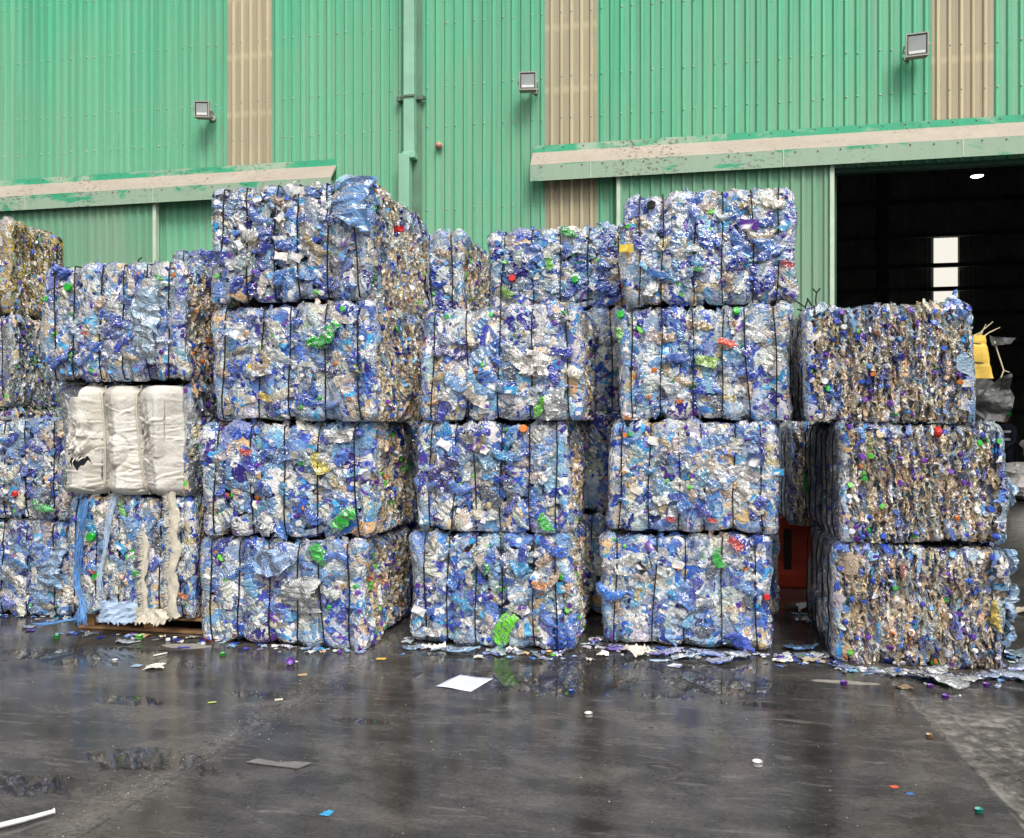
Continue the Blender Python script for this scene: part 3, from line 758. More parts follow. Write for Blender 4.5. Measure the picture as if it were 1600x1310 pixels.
def bag_wrap():
    root = BALES['c2L2'][0]
    nu, nv = 210, 150
    U, Vv = np.meshgrid(np.linspace(0, 1, nu), np.linspace(0, 1, nv), indexing='ij')
    u, v = U.ravel(), Vv.ravel()
    rs = np.random.default_rng(9)
    P2 = np.stack([u*1.25, v*.85, np.zeros_like(u)], 1)
    g1 = .325 + .035*np.sin(v*3.0+.5); g2 = .63 + .10*(.75-v)*(v < .75)
    d1 = np.abs(u-g1); d2 = np.abs(u-g2)
    y = .128*np.ones_like(u)
    pil = np.minimum(np.minimum(d1, d2), np.minimum(u+.03, 1.0-u))
    y += .150*np.clip(pil/.17, 0, 1)**.6 - .075
    # tension folds running in from the straps: many thin curved creases
    rf = np.random.default_rng(21)
    for _ in range(150):
        side = rf.integers(4)
        u0 = (.0, .33, .65, .98)[side] + rf.normal(0, .03); v0 = rf.beta(1.0, 1.5)
        L_ = rf.uniform(.06, .24); dr = rf.choice((-1, 1)); sl = rf.normal(0, .28); cv = rf.normal(0, 1.6)
        s_ = (u-u0)*dr/L_; vc = v0 + sl*(u-u0) + cv*(u-u0)**2
        wd = rf.uniform(.006, .016); am = rf.uniform(.004, .013)
        prof = np.exp(-((v-vc)/wd)**2) - .6*np.exp(-((v-vc-wd*1.7)/wd)**2)
        y += am*prof*np.clip(s_*6+.6, 0, 1)*np.clip(1.0-s_, 0, 1)*(s_ < 1)
    y += .014*ridged(P2, 4, 2, rs) + .004*ridged(P2, 20, 3, rs)
    # round bulge of a big bottle end
    r = np.hypot((u-.475)*1.25, (v-.40)*.85)
    y += .035*np.clip(1-(r/.13)**4, 0, 1) - .012*np.exp(-((r-.135)/.014)**2) + .006*ridged(P2, 30, 2, rs)*(r < .12)
    # crumpled patch right of centre
    q = np.exp(-(((u-.72)/.09)**2+((v-.55)/.22)**2))
    y += .030*q*ridged(P2, 16, 3, rs)
    # torn crumpled patch on the left
    t = np.exp(-(((u-.15)/.12)**4+((v-.52)/.16)**4))
    y += .055*t*ridged(P2, 15, 3, rs) + .02*t
    # folded edge flap at the right
    fl = np.exp(-((u-.86)/.018)**2)*(v > .35); y += .018*fl
    y -= .05*np.clip((u-.88)/.12, 0, 1)
    # roll over the top and bottom edges
    e = np.clip((np.abs(v-.5)-.42)/.08, 0, 1); y -= .085*e**2
    x = -.47 + u*.985 + .02*np.sin(v*7)*(u > .9) + .012*np.sin(v*13)*(u < .05)
    x += .05*np.clip(.35-v, 0, 1)*(u > .8)
    z = .012 + v*.79 + .05*t*ridged(P2, 11, 2, rs)
    V = np.stack([x, -(.46+y), z], 1)
    F = grid_faces(nu, nv, False)
    cu, cv = u[F].mean(1), v[F].mean(1)
    edge = .30+.02*np.sin(cu*60)+.015*np.sin(cu*133)
    hole = (cu > .06) & (cu < .27) & (cv < edge+.045*np.sin((cu-.06)/.21*PI)) & (cv > edge-.05*np.sin((cu-.06)/.21*PI))
    hole |= (cu < .10) & (cv > .86+.02*np.sin(cu*90)); hole |= (cu > .03)&(cu < .06)&(np.abs(cv-.40) < .02)
    hole |= (cu > .10) & (cu < .17) & (cv > .90)
    F = F[~hole]
    o = link('woven_bag_sheet', np_mesh('woven_bag_sheet', V, F, M_BAG, smooth=True), None, root)
    s = o.modifiers.new('thickness', 'SOLIDIFY'); s.thickness = .004
    o['label'] = 'dirty white woven bag sheet, torn at the left'
    # torn shreds
    mb = MB()
    for k in range(14):
        px = -.47+.985*random.uniform(.05, .30); pz = random.choice((random.uniform(.27, .36), random.uniform(.45, .62)))
        L = random.uniform(.03, .08); w = random.uniform(.003, .010); a = random.uniform(-2.6, -.3)
        y0 = -.655-random.uniform(0, .02)
        d = Vector((math.cos(a), -random.uniform(.1, .5), math.sin(a)*.8))
        p = [Vector((px, y0, pz))+d*L*t for t in (0, .5, 1)]
        n = Vector((-math.sin(a), 0, math.cos(a)))
        mb.add([p[0]-n*w, p[0]+n*w, p[1]+n*w*.8+Vector((0, -.01, 0)), p[1]-n*w*.8+Vector((0, -.01, 0)), p[2]], [(0, 1, 2, 3), (3, 2, 4)])
    so = mb.build('torn_shred', M_BAG, root); so['kind'] = 'stuff'
    mb = MB()
    for gx in (g1, g2):
        pass
    for kx in (0, 1):
        pts = []
        for i in range(26):
            t_ = i/25; gg = (.325+.035*math.sin(t_*3+.5)) if kx == 0 else .63+.10*max(0, .75-t_)
            pts.append((-.47+gg*.985, -.562-.012*math.sin(t_*PI)+(0 if .06 < t_ < .94 else .05), .01+t_*.80))
        m2 = MB(); m2.tube(pts, .007, 6); m2.build('binding_strap', M_CREAM, root)
    # dark panel behind the tear, the hole's shade put into its colour
    m3 = MB(); m3.box(-.44, -.15, -.565, -.555, .12, .42); m3.build('tear_shade_panel', M_BAGHOLE, root)
bag_wrap()

def ribbon(pts, width, nstrand, spread, r=.0035, seed=0, mat=None, name='strap', parent=None, flare=0., label=None):
    rs = random.Random(seed); mb = MB()
    for k in range(nstrand):
        o = (k/(nstrand-1)-.5)*width
        ph = rs.uniform(0, 6.28); end = rs.uniform(.8, 1.0)
        P = []
        n = len(pts); fx, fz = rs.gauss(0, flare), rs.gauss(0, flare)
        for i, p in enumerate(pts):
            t = i/(n-1)
            if t > end: break
            s = (.35+.65*abs(math.sin(t*4+1)))
            tt = max(0, t-.62)/.38
            P.append((p[0]+o*s+spread*math.sin(t*7+ph)+fx*tt, p[1]-rs.uniform(0, .008)-abs(fz)*tt*.6, max(.006, p[2]+rs.gauss(0, .004))))
        if len(P) > 2: mb.tube(P, r, 4, cap=False, sm=False)
    o = mb.build(name, mat, parent)
    if label: o['label'] = label
    return o
def smooth_path(ctrl, n=28):
    ctrl = [Vector(c) for c in ctrl]; out = []
    for i in range(n):
        t = i/(n-1)*(len(ctrl)-1); k = min(int(t), len(ctrl)-2); f = t-k
        p0, p1, p2, p3 = ctrl[max(k-1, 0)], ctrl[k], ctrl[k+1], ctrl[min(k+2, len(ctrl)-1)]
        out.append(.5*((2*p1)+(p2-p0)*f+(2*p0-5*p1+4*p2-p3)*f*f+(3*p1-p0-3*p2+p3)*f**3))
    return out
def rags():
    root = BALES['c2L1'][0]; zb = -.125/(.905/BH)
    ribbon(smooth_path([(-.38, -.53, .80), (-.385, -.57, .66), (-.42, -.565, .42), (-.43, -.575, .24), (-.36, -.60, .12), (-.30, -.66, .02), (-.24, -.74, zb+.06), (-.14, -.86, zb+.012)]),
           .06, 20, .018, .0024, 1, M_BLUESTRAP, 'blue_strap', root, .05, 'frayed bright blue strap trailing on the ground')
    ribbon(smooth_path([(-.32, -.60, .10), (-.36, -.66, .0), (-.40, -.72, zb+.05), (-.46, -.80, zb+.008), (-.54, -.86, zb+.008)]),
           .09, 12, .014, .0022, 2, M_BLUESTRAP, 'loose_fibres', root, .05)['kind'] = 'stuff'
    ribbon(smooth_path([(-.12, -.53, .82), (-.14, -.56, .68), (-.17, -.57, .45), (-.21, -.58, .30), (-.20, -.59, .14)]),
           .05, 15, .006, .0030, 3, M_PALEBLUE, 'blue_strap', root, 0, 'pale blue flat strap')
    def torn(u0, u1, v0, v1, seed, name, mat, y0, fr, lab):
        rs = random.Random(seed); mb = MB(); nu, nv = 7, 30
        g = []
        if u1-u0 > .2: nu, nv = 26, 12
        Q = np.array([[i/(nu-1)*(u1-u0)*1.2, j/(nv-1)*(v1-v0), 0] for i in range(nu) for j in range(nv)]); hh = ridged(Q, 22, 2, np.random.default_rng(seed))
        for i in range(nu):
            for j in range(nv):
                t = j/(nv-1); s = i/(nu-1)
                e = (.5*rs.uniform(-fr, fr)+fr*.8*math.sin(t*23+seed+i)) if i in (0, nu-1) else 0
                ez = rs.uniform(-fr, fr)*1.6 if j == 0 else (rs.uniform(-fr, fr)*.6 if j == nv-1 else 0)
                g.append(((u0+(u1-u0)*s-.5)*1.2+e+.012*math.sin(t*9+seed), -y0-.016*math.sin(s*PI)-(.012 if nu > 10 else .006)*hh[i*nv+j]-.03*(1-t)*(nu > 10), v0+(v1-v0)*t+ez))
        mb.add(g, [(i*nv+j, (i+1)*nv+j, (i+1)*nv+j+1, i*nv+j+1) for i in range(nu-1) for j in range(nv-1)])
        for k in range(int(160*(v1-v0+.2))):
            t = rs.random(); x = (u0-.5)*1.2+.012*math.sin(t*9+seed); z = v0+(v1-v0)*t
            L = rs.uniform(.015, .05); d = Vector((-L, -rs.uniform(0, .02), rs.uniform(-.6, .2)*L))
            p = Vector((x+rs.uniform(0, .03), -y0-.012, z)); n = Vector((0, 0, rs.uniform(.002, .006)))
            mb.add([p-n, p+n, p+d], [(0, 1, 2)])
        o = mb.build(name, mat, root); o['label'] = lab
        return o
    torn(.635, .68, .0, .60, 1, 'rag_strip', M_CREAM, .575, .012, 'narrow cream rag strip')
    torn(.83, .905, .0, .86, 2, 'rag_strip', M_CREAM, .565, .02, 'wide fringed cream rag strip')
    torn(.34, .62, -.03, .12, 3, 'torn_sheet', M_PALEBLUE, .575, .014, 'torn pale blue woven sheet hanging at the bottom')
    torn(.62, .84, -.02, .08, 4, 'torn_sheet', M_CREAM, .575, .012, 'torn cream sheet hanging at the bottom')
rags()

# ------------------------------------------------------------ pallet under the second stack
M_WOOD = simple('weathered_wood', (.26, .14, .06), .75, 0, .35, 9, .5)
pal = empty('wooden_pallet', (-3.98, 6.20, 0), R(1), 'brown wooden pallet under the bale with torn blue straps', 'pallet')
for i in range(6):
    mb = MB(); x = -.5; mb.box(-.57, .57, -.54+i*.19, -.54+i*.19+.12, .100, .120); mb.build('deck_board', M_WOOD, pal, bevel=.003)
for x in (-.53, -.02, .47):
    for y in (-.52, -.03, .44):
        mb = MB(); mb.box(x, x+.09, y, y+.09, .022, .0985); mb.build('block', M_WOOD, pal, bevel=.003)
for y in (-.53, -.04, .43):
    mb = MB(); mb.box(-.57, .57, y, y+.10, .002, .0205); mb.build('bottom_board', M_WOOD, pal, bevel=.003)

# ------------------------------------------------------------ red barrier between the two right stacks
M_RED = simple('red_plastic', (.50, .045, .015), .45, 0, .18, 6, .1)
M_REDSLOT = simple('dark_slot', (.03, .008, .006), .7)
rb = empty('red_barrier', (1.27, 8.62, 0), 0, 'faded red plastic barrier with a dark slot, deep in the gap between the right stacks', 'barrier')
mb = MB()
prof = [(-.26, 0), (-.26, .13), (-.20, .25), (-.19, .50), (-.15, .655), (.15, .655), (.19, .50), (.20, .25), (.26, .13), (.26, 0)]
V = [(x, y, z) for x in (-.53, .53) for y, z in prof]
n = len(prof)
mb.add(V, [tuple(range(n-1, -1, -1)), tuple(range(n, 2*n))] + [(i, (i+1) % n, n+(i+1) % n, n+i) for i in range(n)])
mb.build('barrier_body', M_RED, rb, bevel=.015)
for x in (-.22, .22):
    mb = MB(); mb.box(x-.035, x+.035, -.245, -.17, .17, .55); mb.build('slot', M_REDSLOT, rb)

# ============================================================ WAREHOUSE
YW = 14.5; P = .1745; X_SHIFT = -8.38
M_GREEN = mat_wall('green_sheet_metal', (.078, .445, .245), (.37, .49, .355), .54, ((.105, .54, .30), 14.5))
M_DOORG = mat_wall('green_door_sheet', (.085, .38, .215), (.28, .40, .28), .75)
M_DKGREEN = simple('dark_green_steel', (.012, .075, .045), .5)
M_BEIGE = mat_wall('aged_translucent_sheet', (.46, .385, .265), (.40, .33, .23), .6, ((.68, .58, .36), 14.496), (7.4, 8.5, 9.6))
M_FLANGE = mat_canopy('flashing_green', (.05, .40, .22), (.36, .50, .36), .49, .60)
M_SLOPE = mat_canopy('dusty_flashing', (.38, .33, .27), (.46, .40, .335), .3, .7)
M_FASCIA = mat_canopy('fascia_green', (.05, .36, .19), (.31, .43, .32), .40, .455)
M_PIPE = simple('downpipe_green', (.25, .50, .35), .5, 0, .12, 3, .05)
M_POST = simple('pale_green_post', (.50, .62, .48), .5, 0, .12, 4)
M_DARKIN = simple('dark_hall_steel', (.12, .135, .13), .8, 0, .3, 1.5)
M_SCREW = simple('screw_heads', (.42, .48, .40), .5, .2)
M_GREYM = simple('grey_metal', (.30, .30, .28), .45, .3, .2, 8)

wh = empty('warehouse', (0, YW, 0), 0, 'green corrugated metal warehouse with beige panels behind the bales', 'warehouse')
def corr_profile(x0, x1):
    pts = []
    k0 = math.floor((x0-X_SHIFT)/P)-1; k1 = math.ceil((x1-X_SHIFT)/P)+1
    for k in range(k0, k1):
        b = X_SHIFT+k*P
        for fx, d in ((.0, 0), (.42, 0), (.58, -.034), (.78, -.034), (.97, 0)):
            pts.append((b+fx*P, d))
    def at(x):
        for (a, da), (b, db) in zip(pts, pts[1:]):
            if a <= x <= b and b > a: return da+(db-da)*(x-a)/(b-a)
        return 0
    out = [(x0, at(x0))]+[p for p in pts if x0+1e-4 < p[0] < x1-1e-4]+[(x1, at(x1))]
    return out
def corr(mb, x0, x1, z0, z1, y=0., mi=0):
    pr = corr_profile(x0, x1); n = len(pr)
    zs = [z0, z1]
    V = [(x, y+d, z) for z in zs for x, d in pr]
    mb.add(V, [(i, i+1, n+i+1, n+i) for i in range(n-1)], mi)
ROOF = 12.2; XL, XR, DO0, DO1 = -26., 16., 2.49, 8.6
panels = [(-8.38, -7.5075, 6.40, 10.10), (-2.26, -1.3875, 6.40, 10.6), (4.05, 4.9225, 6.40, 10.6)]
mb = MB()
cuts = [XL]+[c for p in panels for c in p[:2]]+[XR]
for i in range(0, len(cuts), 2): corr(mb, cuts[i], cuts[i+1], 6.40, ROOF)
for a, b, z0, z1 in panels: corr(mb, a, b, z1, ROOF)
corr(mb, XL, -2.26, 0, 6.40); corr(mb, -1.3875, DO0, 0, 6.40)
corr(mb, -2.26, -1.3875, 0, 3.0)
corr(mb, DO0, DO1, 5.75, 6.40); corr(mb, DO1, XR, 0, 6.40)
mb.build('wall_cladding', M_GREEN, wh)
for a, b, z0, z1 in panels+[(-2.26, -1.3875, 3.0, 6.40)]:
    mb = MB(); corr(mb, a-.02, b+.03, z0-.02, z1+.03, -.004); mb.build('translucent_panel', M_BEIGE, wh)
# screws along the rails
mb = MB()
for z in (3.4, 4.5, 5.4, 6.9, 7.62, 8.75, 9.85):
    k = 0; x = XL
    while x < XR:
        k += 1; x = X_SHIFT+P*(.66+k-102)
        if x < -15 or x > 9 or k % 3 == 2: continue
        if z < 6.4 and (x > -2.4 or x < -9.8): continue
        xx = x+random.uniform(-.008, .008); zz = z+random.uniform(-.012, .012)
        mb.lathe([(.016, 0), (.016, .004), (.008, .012), (.0, .012)], 7, 0, Matrix.Translation((xx, -.036, zz)) @ Matrix.Rotation(PI/2, 4, 'X'))
mb.build('screw_heads', M_SCREW, wh)['kind'] = 'stuff'
# hall shell
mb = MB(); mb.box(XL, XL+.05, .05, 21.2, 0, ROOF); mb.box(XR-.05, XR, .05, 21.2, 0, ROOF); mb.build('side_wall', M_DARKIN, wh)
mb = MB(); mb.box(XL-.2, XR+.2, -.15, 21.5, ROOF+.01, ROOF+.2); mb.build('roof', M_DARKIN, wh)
mb = MB(); corr(mb, XL+.05, 9.99, .0, ROOF, 21.1); corr(mb, 10.87, XR-.05, .0, ROOF, 21.1); corr(mb, 9.99, 10.87, 8.78, ROOF, 21.1); corr(mb, 9.99, 10.87, 0, 1.5, 21.1)
mb.box(XL+.05, XR-.05, 21.2, 21.25, 0, ROOF)
mb.build('rear_wall', simple('dull_rear_sheet', (.34, .38, .34), .8, 0, .25, 1.2), wh)
m, nt, out = new_mat('daylit_panel')
e = N(nt, 'Emission'); e.inputs[0].default_value = (1, .95, .84, 1); e.inputs[1].default_value = .7
nt.links.new(e.outputs[0], out.inputs[0]); M_LITPANEL = m
mb = MB(); corr(mb, 9.99, 10.87, 1.5, 8.78, 21.1); o = mb.build('translucent_panel', M_LITPANEL, wh); o['label'] = 'daylit white panel in the far wall'
for z in (1.9, 3.2, 4.5, 5.75, 6.72, 7.65, 8.85, 10.2):
    mb = MB(); mb.box(XL+.1, XR-.1, 20.78, 20.95, z-.07, z+.09); mb.build('wall_rail', M_DARKIN, wh)
for x in (-4, 1.6, 8.0, 13.6):
    mb = MB(); mb.box(x-.12, x+.12, 20.55, 20.75, 0, ROOF); mb.box(x-.18, x+.18, 20.5, 20.55, 0, ROOF); mb.box(x-.18, x+.18, 20.75, 20.775, 0, ROOF); mb.build('column', M_DARKIN, wh)
for y in (4.5, 10.5, 16.5):
    mb = MB(); mb.box(XL+.1, XR-.1, y-.1, y+.1, 11.3, 11.9); mb.build('roof_beam', M_DARKIN, wh)
# canopies over the door tracks
def canopy(x0, x1, label):
    prof = [(-.042, 6.43), (-.046, 6.31), (-.30, 6.02), (-.305, 5.735), (-.285, 5.735), (-.28, 6.00), (-.04, 6.26)]
    mb = MB(); n = len(prof)
    V = [(x, y, z) for x in (x0, x1) for y, z in prof]
    mats = [0, 1, 2, 3, 3, 3, 0]
    for i in range(n):
        j = (i+1) % n
        mb.add([V[i], V[j], V[n+j], V[n+i]], [(0, 1, 2, 3)], mats[i])
    mb.add([V[i] for i in range(n)], [(0, 1, 2, 3, 4, 5, 6)], 2); mb.add([V[n+i] for i in range(n)], [(6, 5, 4, 3, 2, 1, 0)], 2)
    mb.box(x0+.03, x1-.03, -.05, -.038, 6.0, 6.42, 0) if False else None
    o = mb.build('door_canopy', [M_FLANGE, M_SLOPE, M_FASCIA, M_DKGREEN], wh); o['label'] = label
    s = MB()
    x = x0+.2; k = 0
    while x < min(x1, 8):
        if x > -15:
            for (y, z, dy) in ((-.046, 6.40, .0), (-.307, 5.98, 0)):
                s.lathe([(.014, 0), (.012, .01), (.0, .01)], 6, 0, Matrix.Translation((x, y, z+random.uniform(-.01, .01))) @ Matrix.Rotation(PI/2, 4, 'X'))
        x += .349
    so = s.build('rivet', M_GREYM, o); so['kind'] = 'stuff'
    for xj in ([x0+1.05, x0+4.2, x0+6.9] if x0 > -10 else [x1-3.6, x1-6.4]):
        s = MB(); s.box(xj-.008, xj+.008, -.311, -.3065, 5.74, 6.015); s.build('joint_seam', M_POST, o)
    return o
canopy(-2.49, 10.5, 'long dusty canopy over the open doorway')
canopy(-22, -6.17, 'dusty canopy over the left sliding door')
# sliding doors
def sliding(x0, x1, label, post_right=True):
    mb = MB(); corr(mb, x0, x1, .05, 5.83, -.16); o = mb.build('sliding_door', M_DOORG, wh); o['label'] = label
    p = MB(); p.box(x1-.005, x1+.065, -.215, -.10, .05, 5.83); p.build('edge_post', M_POST, o, bevel=.004)
    p = MB(); p.box(x0-.06, x0+.005, -.215, -.10, .05, 5.83); p.build('edge_post', M_POST, o, bevel=.004)
sliding(-.95, 2.45, 'green corrugated sliding door beside the dark doorway')
sliding(-17.8, -9.84, 'green corrugated sliding door at the left')
mb = MB(); mb.box(DO0, DO1, -.03, .12, 5.67, 5.74); mb.build('door_lintel', M_DKGREEN, wh)
mb = MB(); mb.box(DO0-.02, DO0+.10, .03, .25, 0, 5.66); mb.build('door_jamb', M_DKGREEN, wh)
mb = MB(); mb.box(DO1-.10, DO1+.02, .03, .25, 0, 5.66); mb.build('door_jamb', M_DKGREEN, wh)
# downpipe
mb = MB(); mb.box(-4.82, -4.62, -.22, -.05, 6.40, ROOF); mb.box(-4.84, -4.60, -.24, -.05, 6.30, 6.42); mb.box(-4.90, -4.70, -.26, -.06, 0, 6.38)
dp = mb.build('downpipe', M_PIPE, wh, bevel=.012)
mb = MB(); mb.box(-4.91, -4.53, -.048, -.036, 0, ROOF); mb.build('pipe_shade_strip', simple('painted_pipe_shade', (.11, .22, .145), .7, 0, .2, 2), dp)  # dark strip beside the pipe, shade of the trench put into its colour
for z in (7.42, 10.4):
    mb = MB(); mb.box(-4.99, -4.45, -.10, -.045, z-.03, z+.02); mb.box(-4.845, -4.595, -.242, -.222, z-.02, z+.015); mb.box(-4.97, -4.90, -.15, -.09, z-.05, z+.03); mb.box(-4.54, -4.47, -.15, -.09, z-.05, z+.03)
    mb.build('pipe_bracket', simple('bracket_grey', (.10, .16, .12), .6), dp)

# ------------------------------------------------------------ floodlights (hang on the wall: things of their own)
m, nt, out = new_mat('lamp_glass')
principled(nt, out, ramp(nt, noise(nt, obj_co(nt), 3, 3), [(.3, (.27, .30, .295)), (.7, (.36, .39, .38))]), .5, None, Specular_IOR_Level=.15)
M_LGLASS = m
M_LFRAME = simple('lamp_frame_grey', (.36, .35, .32), .5, .1, .15, 10)
M_LDIRT = simple('dusty_lamp_underside', (.27, .22, .18), .85, 0, .25, 9)
M_LRIM = simple('dark_gasket', (.03, .035, .035), .6)
M_LREFL = simple('lamp_reflector', (.75, .76, .74), .3, 0, .08, 6)
def flood(x, z, yaw, label, side, w=.30, h=.35):
    root = empty('floodlight', (x, YW-.36, z), R(yaw), label, 'floodlight', 'floodlights on the warehouse wall')
    T = Matrix.Rotation(R(3), 4, 'X')
    mb = MB()
    hw, hh = w/2, h/2
    # tapered housing: front frame at y=-.06, back smaller
    f = [(-hw, -.06, -hh), (hw, -.06, -hh), (hw, -.06, hh), (-hw, -.06, hh)]
    g = [(-hw, -.02, -hh), (hw, -.02, -hh), (hw, -.02, hh), (-hw, -.02, hh)]
    b = [(-hw*.9, .15, -hh*.9), (hw*.9, .15, -hh*.9), (hw*.7, .12, hh*.6), (-hw*.7, .12, hh*.6)]
    V = [T @ Vector(v) for v in f+g+b]
    mb.add(V, [(4,5,1,0),(5,6,2,1),(6,7,3,2),(7,4,0,3),(8,9,5,4),(9,10,6,5),(10,11,7,6),(11,8,4,7),(11,10,9,8)], 0)
    mb.f  # housing sides
    mb.mi[4] = 1; mb.mi[0] = 1
    # front frame ring
    i = .020
    fi = [(-hw+i, -.06, -hh+i), (hw-i, -.06, -hh+i), (hw-i, -.06, hh-i), (-hw+i, -.06, hh-i)]
    V = [T @ Vector(v) for v in f+fi]
    mb.add(V, [(0,1,5,4),(1,2,6,5),(2,3,7,6),(3,0,4,7)], 0)
    mb.build('housing', [M_LFRAME, M_LDIRT], root)
    mb = MB(); j = .036
    fo = [(-hw+i, -.059, -hh+i), (hw-i, -.059, -hh+i), (hw-i, -.059, hh-i), (-hw+i, -.059, hh-i)]
    fj = [(-hw+j, -.045, -hh+j), (hw-j, -.045, -hh+j), (hw-j, -.045, hh-j), (-hw+j, -.045, hh-j)]
    V = [T @ Vector(v) for v in fo+fj]; mb.add(V, [(0,1,5,4),(1,2,6,5),(2,3,7,6),(3,0,4,7)]); mb.build('gasket', M_LRIM, root)
    mb = MB(); mb.box(-hw+j, hw-j, -.046, -.040, -hh+j, hh-j, 0, T); mb.build('lamp_glass', M_LGLASS, root)
    mb = MB(); mb.box(-hw+j+.012, hw-j-.012, -.050, -.0462, -hh+j+.01, -hh+j+.05, 0, T); mb.build('reflector', M_LREFL, root)
    mb = MB()
    for s in (-1, 1):
        mb.box(s*(hw+.012)-.005, s*(hw+.012)+.005, -.02, .20, -.03, .02)
        mb.lathe([(.022, -.01), (.022, .012), (0, .012)], 10, 0, Matrix.Translation((s*(hw+.015), .0, 0)) @ Matrix.Rotation(s*PI/2, 4, 'Y'))
    mb.box(-hw-.017, hw+.017, .20, .21, -.03, .02)
    mb.tube([(0, .205, 0), (side*.10, .33, -.02)], .018, 8); mb.box(side*.10-.06, side*.10+.06, .315, .33, -.08, .05)
    mb.build('bracket', M_LFRAME, root)
    c = MB(); c.tube(smooth_path([(0, .10, -.05), (side*.12, .2, -.16), (side*.16, .30, -.05), (side*.13, .325, .0)], 14), .007, 6); c.build('cable', M_LRIM, root)
flood(-8.70, 7.40, 14, 'leftmost grey floodlight on the green wall, beside the left beige panel', 1, .28, .30)
flood(-2.52, 7.44, 7, 'middle grey floodlight on the green wall, left of the middle beige panel', 1, .30, .31)
flood(3.72, 7.52, -7, 'rightmost grey floodlight on the green wall, beside the right beige panel', -1, .33, .36)

# red alarm bulb on the wall
ab = empty('alarm_light', (-4.20, YW-.04, 6.54), 0, 'small round faded red alarm dome on the green wall', 'alarm')
mb = MB(); mb.lathe([(.05, 0), (.068, .012), (.07, .03), (.06, .034)], 18, 0, Matrix.Rotation(PI/2, 4, 'X')); mb.build('base_ring', M_LFRAME, ab)
mb = MB(); mb.lathe([(.06, .03), (.060, .06), (.045, .088), (.02, .10), (.0, .102)], 18, 0, Matrix.Rotation(PI/2, 4, 'X')); mb.build('dome', simple('faded_red_dome', (.55, .24, .19), .35, 0, .15, 20), ab)

# ------------------------------------------------------------ inside the doorway
m, nt, out = new_mat('lit_lamp'); e = N(nt, 'Emission'); e.inputs[0].default_value = (1, .98, .92, 1); e.inputs[1].default_value = 8
nt.links.new(e.outputs[0], out.inputs[0]); M_LIT = m
hl = empty('hall_lamp', (7.80, 24.0, 8.05), 0, 'lit round lamp hanging inside the dark doorway', 'lamp')
mb = MB(); mb.lathe([(.03, .35), (.06, .33), (.09, .18), (.155, .02), (.16, 0)], 20); mb.build('lamp_shade', M_DARKIN, hl)
mb = MB(); mb.lathe([(0, -.02), (.12, -.02), (.15, .0)], 20); mb.build('bulb', M_LIT, hl)
mb = MB(); mb.tube([(0, 0, .34), (0, 0, 3.2)], .012, 6); mb.build('hanging_rod', M_DARKIN, hl)

M_SACK = simple('grey_white_sack', (.72, .70, .66), .7, 0, .25, 3, .4)
def sack(x, y, z, sx, sy, sz, seed, label):
    rs = np.random.default_rng(seed)
    bm = bmesh.new(); bmesh.ops.create_icosphere(bm, subdivisions=4, radius=1)
    V = np.array([v.co for v in bm.verts]); F = np.array([[v.index for v in f.verts] for f in bm.faces]); bm.free()
    V = np.sign(V)*np.abs(V)**.72
    V *= 1 + .16*ridged(V, 2.1, 3, rs)[:, None]
    V *= np.array([sx, sy, sz]); V[:, 2] -= V[:, 2].min()
    o = link('sack', np_mesh('sack', V, F, M_SACK, smooth=False), None, None, (x, y, z))
    tag(o, label, 'sack', 'sacks inside the doorway')
sack(7.05, 18.2, 0, .74, .58, .40, 1, 'large grey white sack on the hall floor, nearest to the person in the green hat')
sack(8.10, 18.0, 0, .62, .55, .36, 2, 'grey white sack at the right edge on the hall floor')
sack(7.42, 18.2, .70, .66, .5, .33, 3, 'grey white sack lying on top of the sack pile')

# person in a green hard hat
def skin_fig(name, verts, edges, radii, mat, parent, loc=(0, 0, 0), sub=2, root_i=0):
    me = bpy.data.meshes.new(name); me.from_pydata(verts, edges, []); me.update()
    o = link(name, me, mat, parent, loc)
    sk = o.modifiers.new('skin', 'SKIN'); 
    if not me.skin_vertices: me.skin_vertices.new()
    for i, r in enumerate(radii):
        me.skin_vertices[0].data[i].radius = (r, r) if not isinstance(r, tuple) else r
        me.skin_vertices[0].data[i].use_root = (i == root_i)
    o.modifiers.new('sub', 'SUBSURF').levels = sub; o.modifiers[-1].render_levels = sub
    sk.use_smooth_shade = True
    return o
M_NAVY = simple('navy_workwear', (.02, .025, .05), .85, 0, .3, 10)
M_SKIN = simple('skin', (.28, .16, .10), .6, 0, .1, 12)
M_HAT = simple('green_hard_hat', (.02, .30, .07), .35, 0, .1, 5)
M_REFLV = simple('pale_reflective_band', (.62, .64, .62), .4, 0, .1, 10)
M_BOOT = simple('black_boot', (.02, .02, .02), .6)
pr = empty('person', (6.70, 18.95, 0), R(-62), 'person in a green hard hat and dark workwear with pale bands, inside the doorway', 'person')
vs = [(0,0,.95),(0,0,1.12),(0,.01,1.30),(0,.02,1.45),(0,.0,1.53),
      (-.10,0,.90),(-.11,-.02,.50),(-.12,.03,.09),(.10,0,.90),(.11,.06,.50),(.12,.12,.09),
      (-.19,.02,1.42),(-.24,.0,1.15),(-.22,-.14,.95),(.19,.02,1.42),(.24,-.04,1.16),(.18,-.22,1.02)]
ed = [(0,1),(1,2),(2,3),(3,4),(0,5),(5,6),(6,7),(0,8),(8,9),(9,10),(3,11),(11,12),(12,13),(3,14),(14,15),(15,16)]
rd = [(.155,.115),(.145,.11),(.17,.12),(.13,.10),.06,.10,.072,.055,.10,.072,.055,.07,.055,.042,.07,.055,.042]
skin_fig('body', vs, ed, rd, M_NAVY, pr)
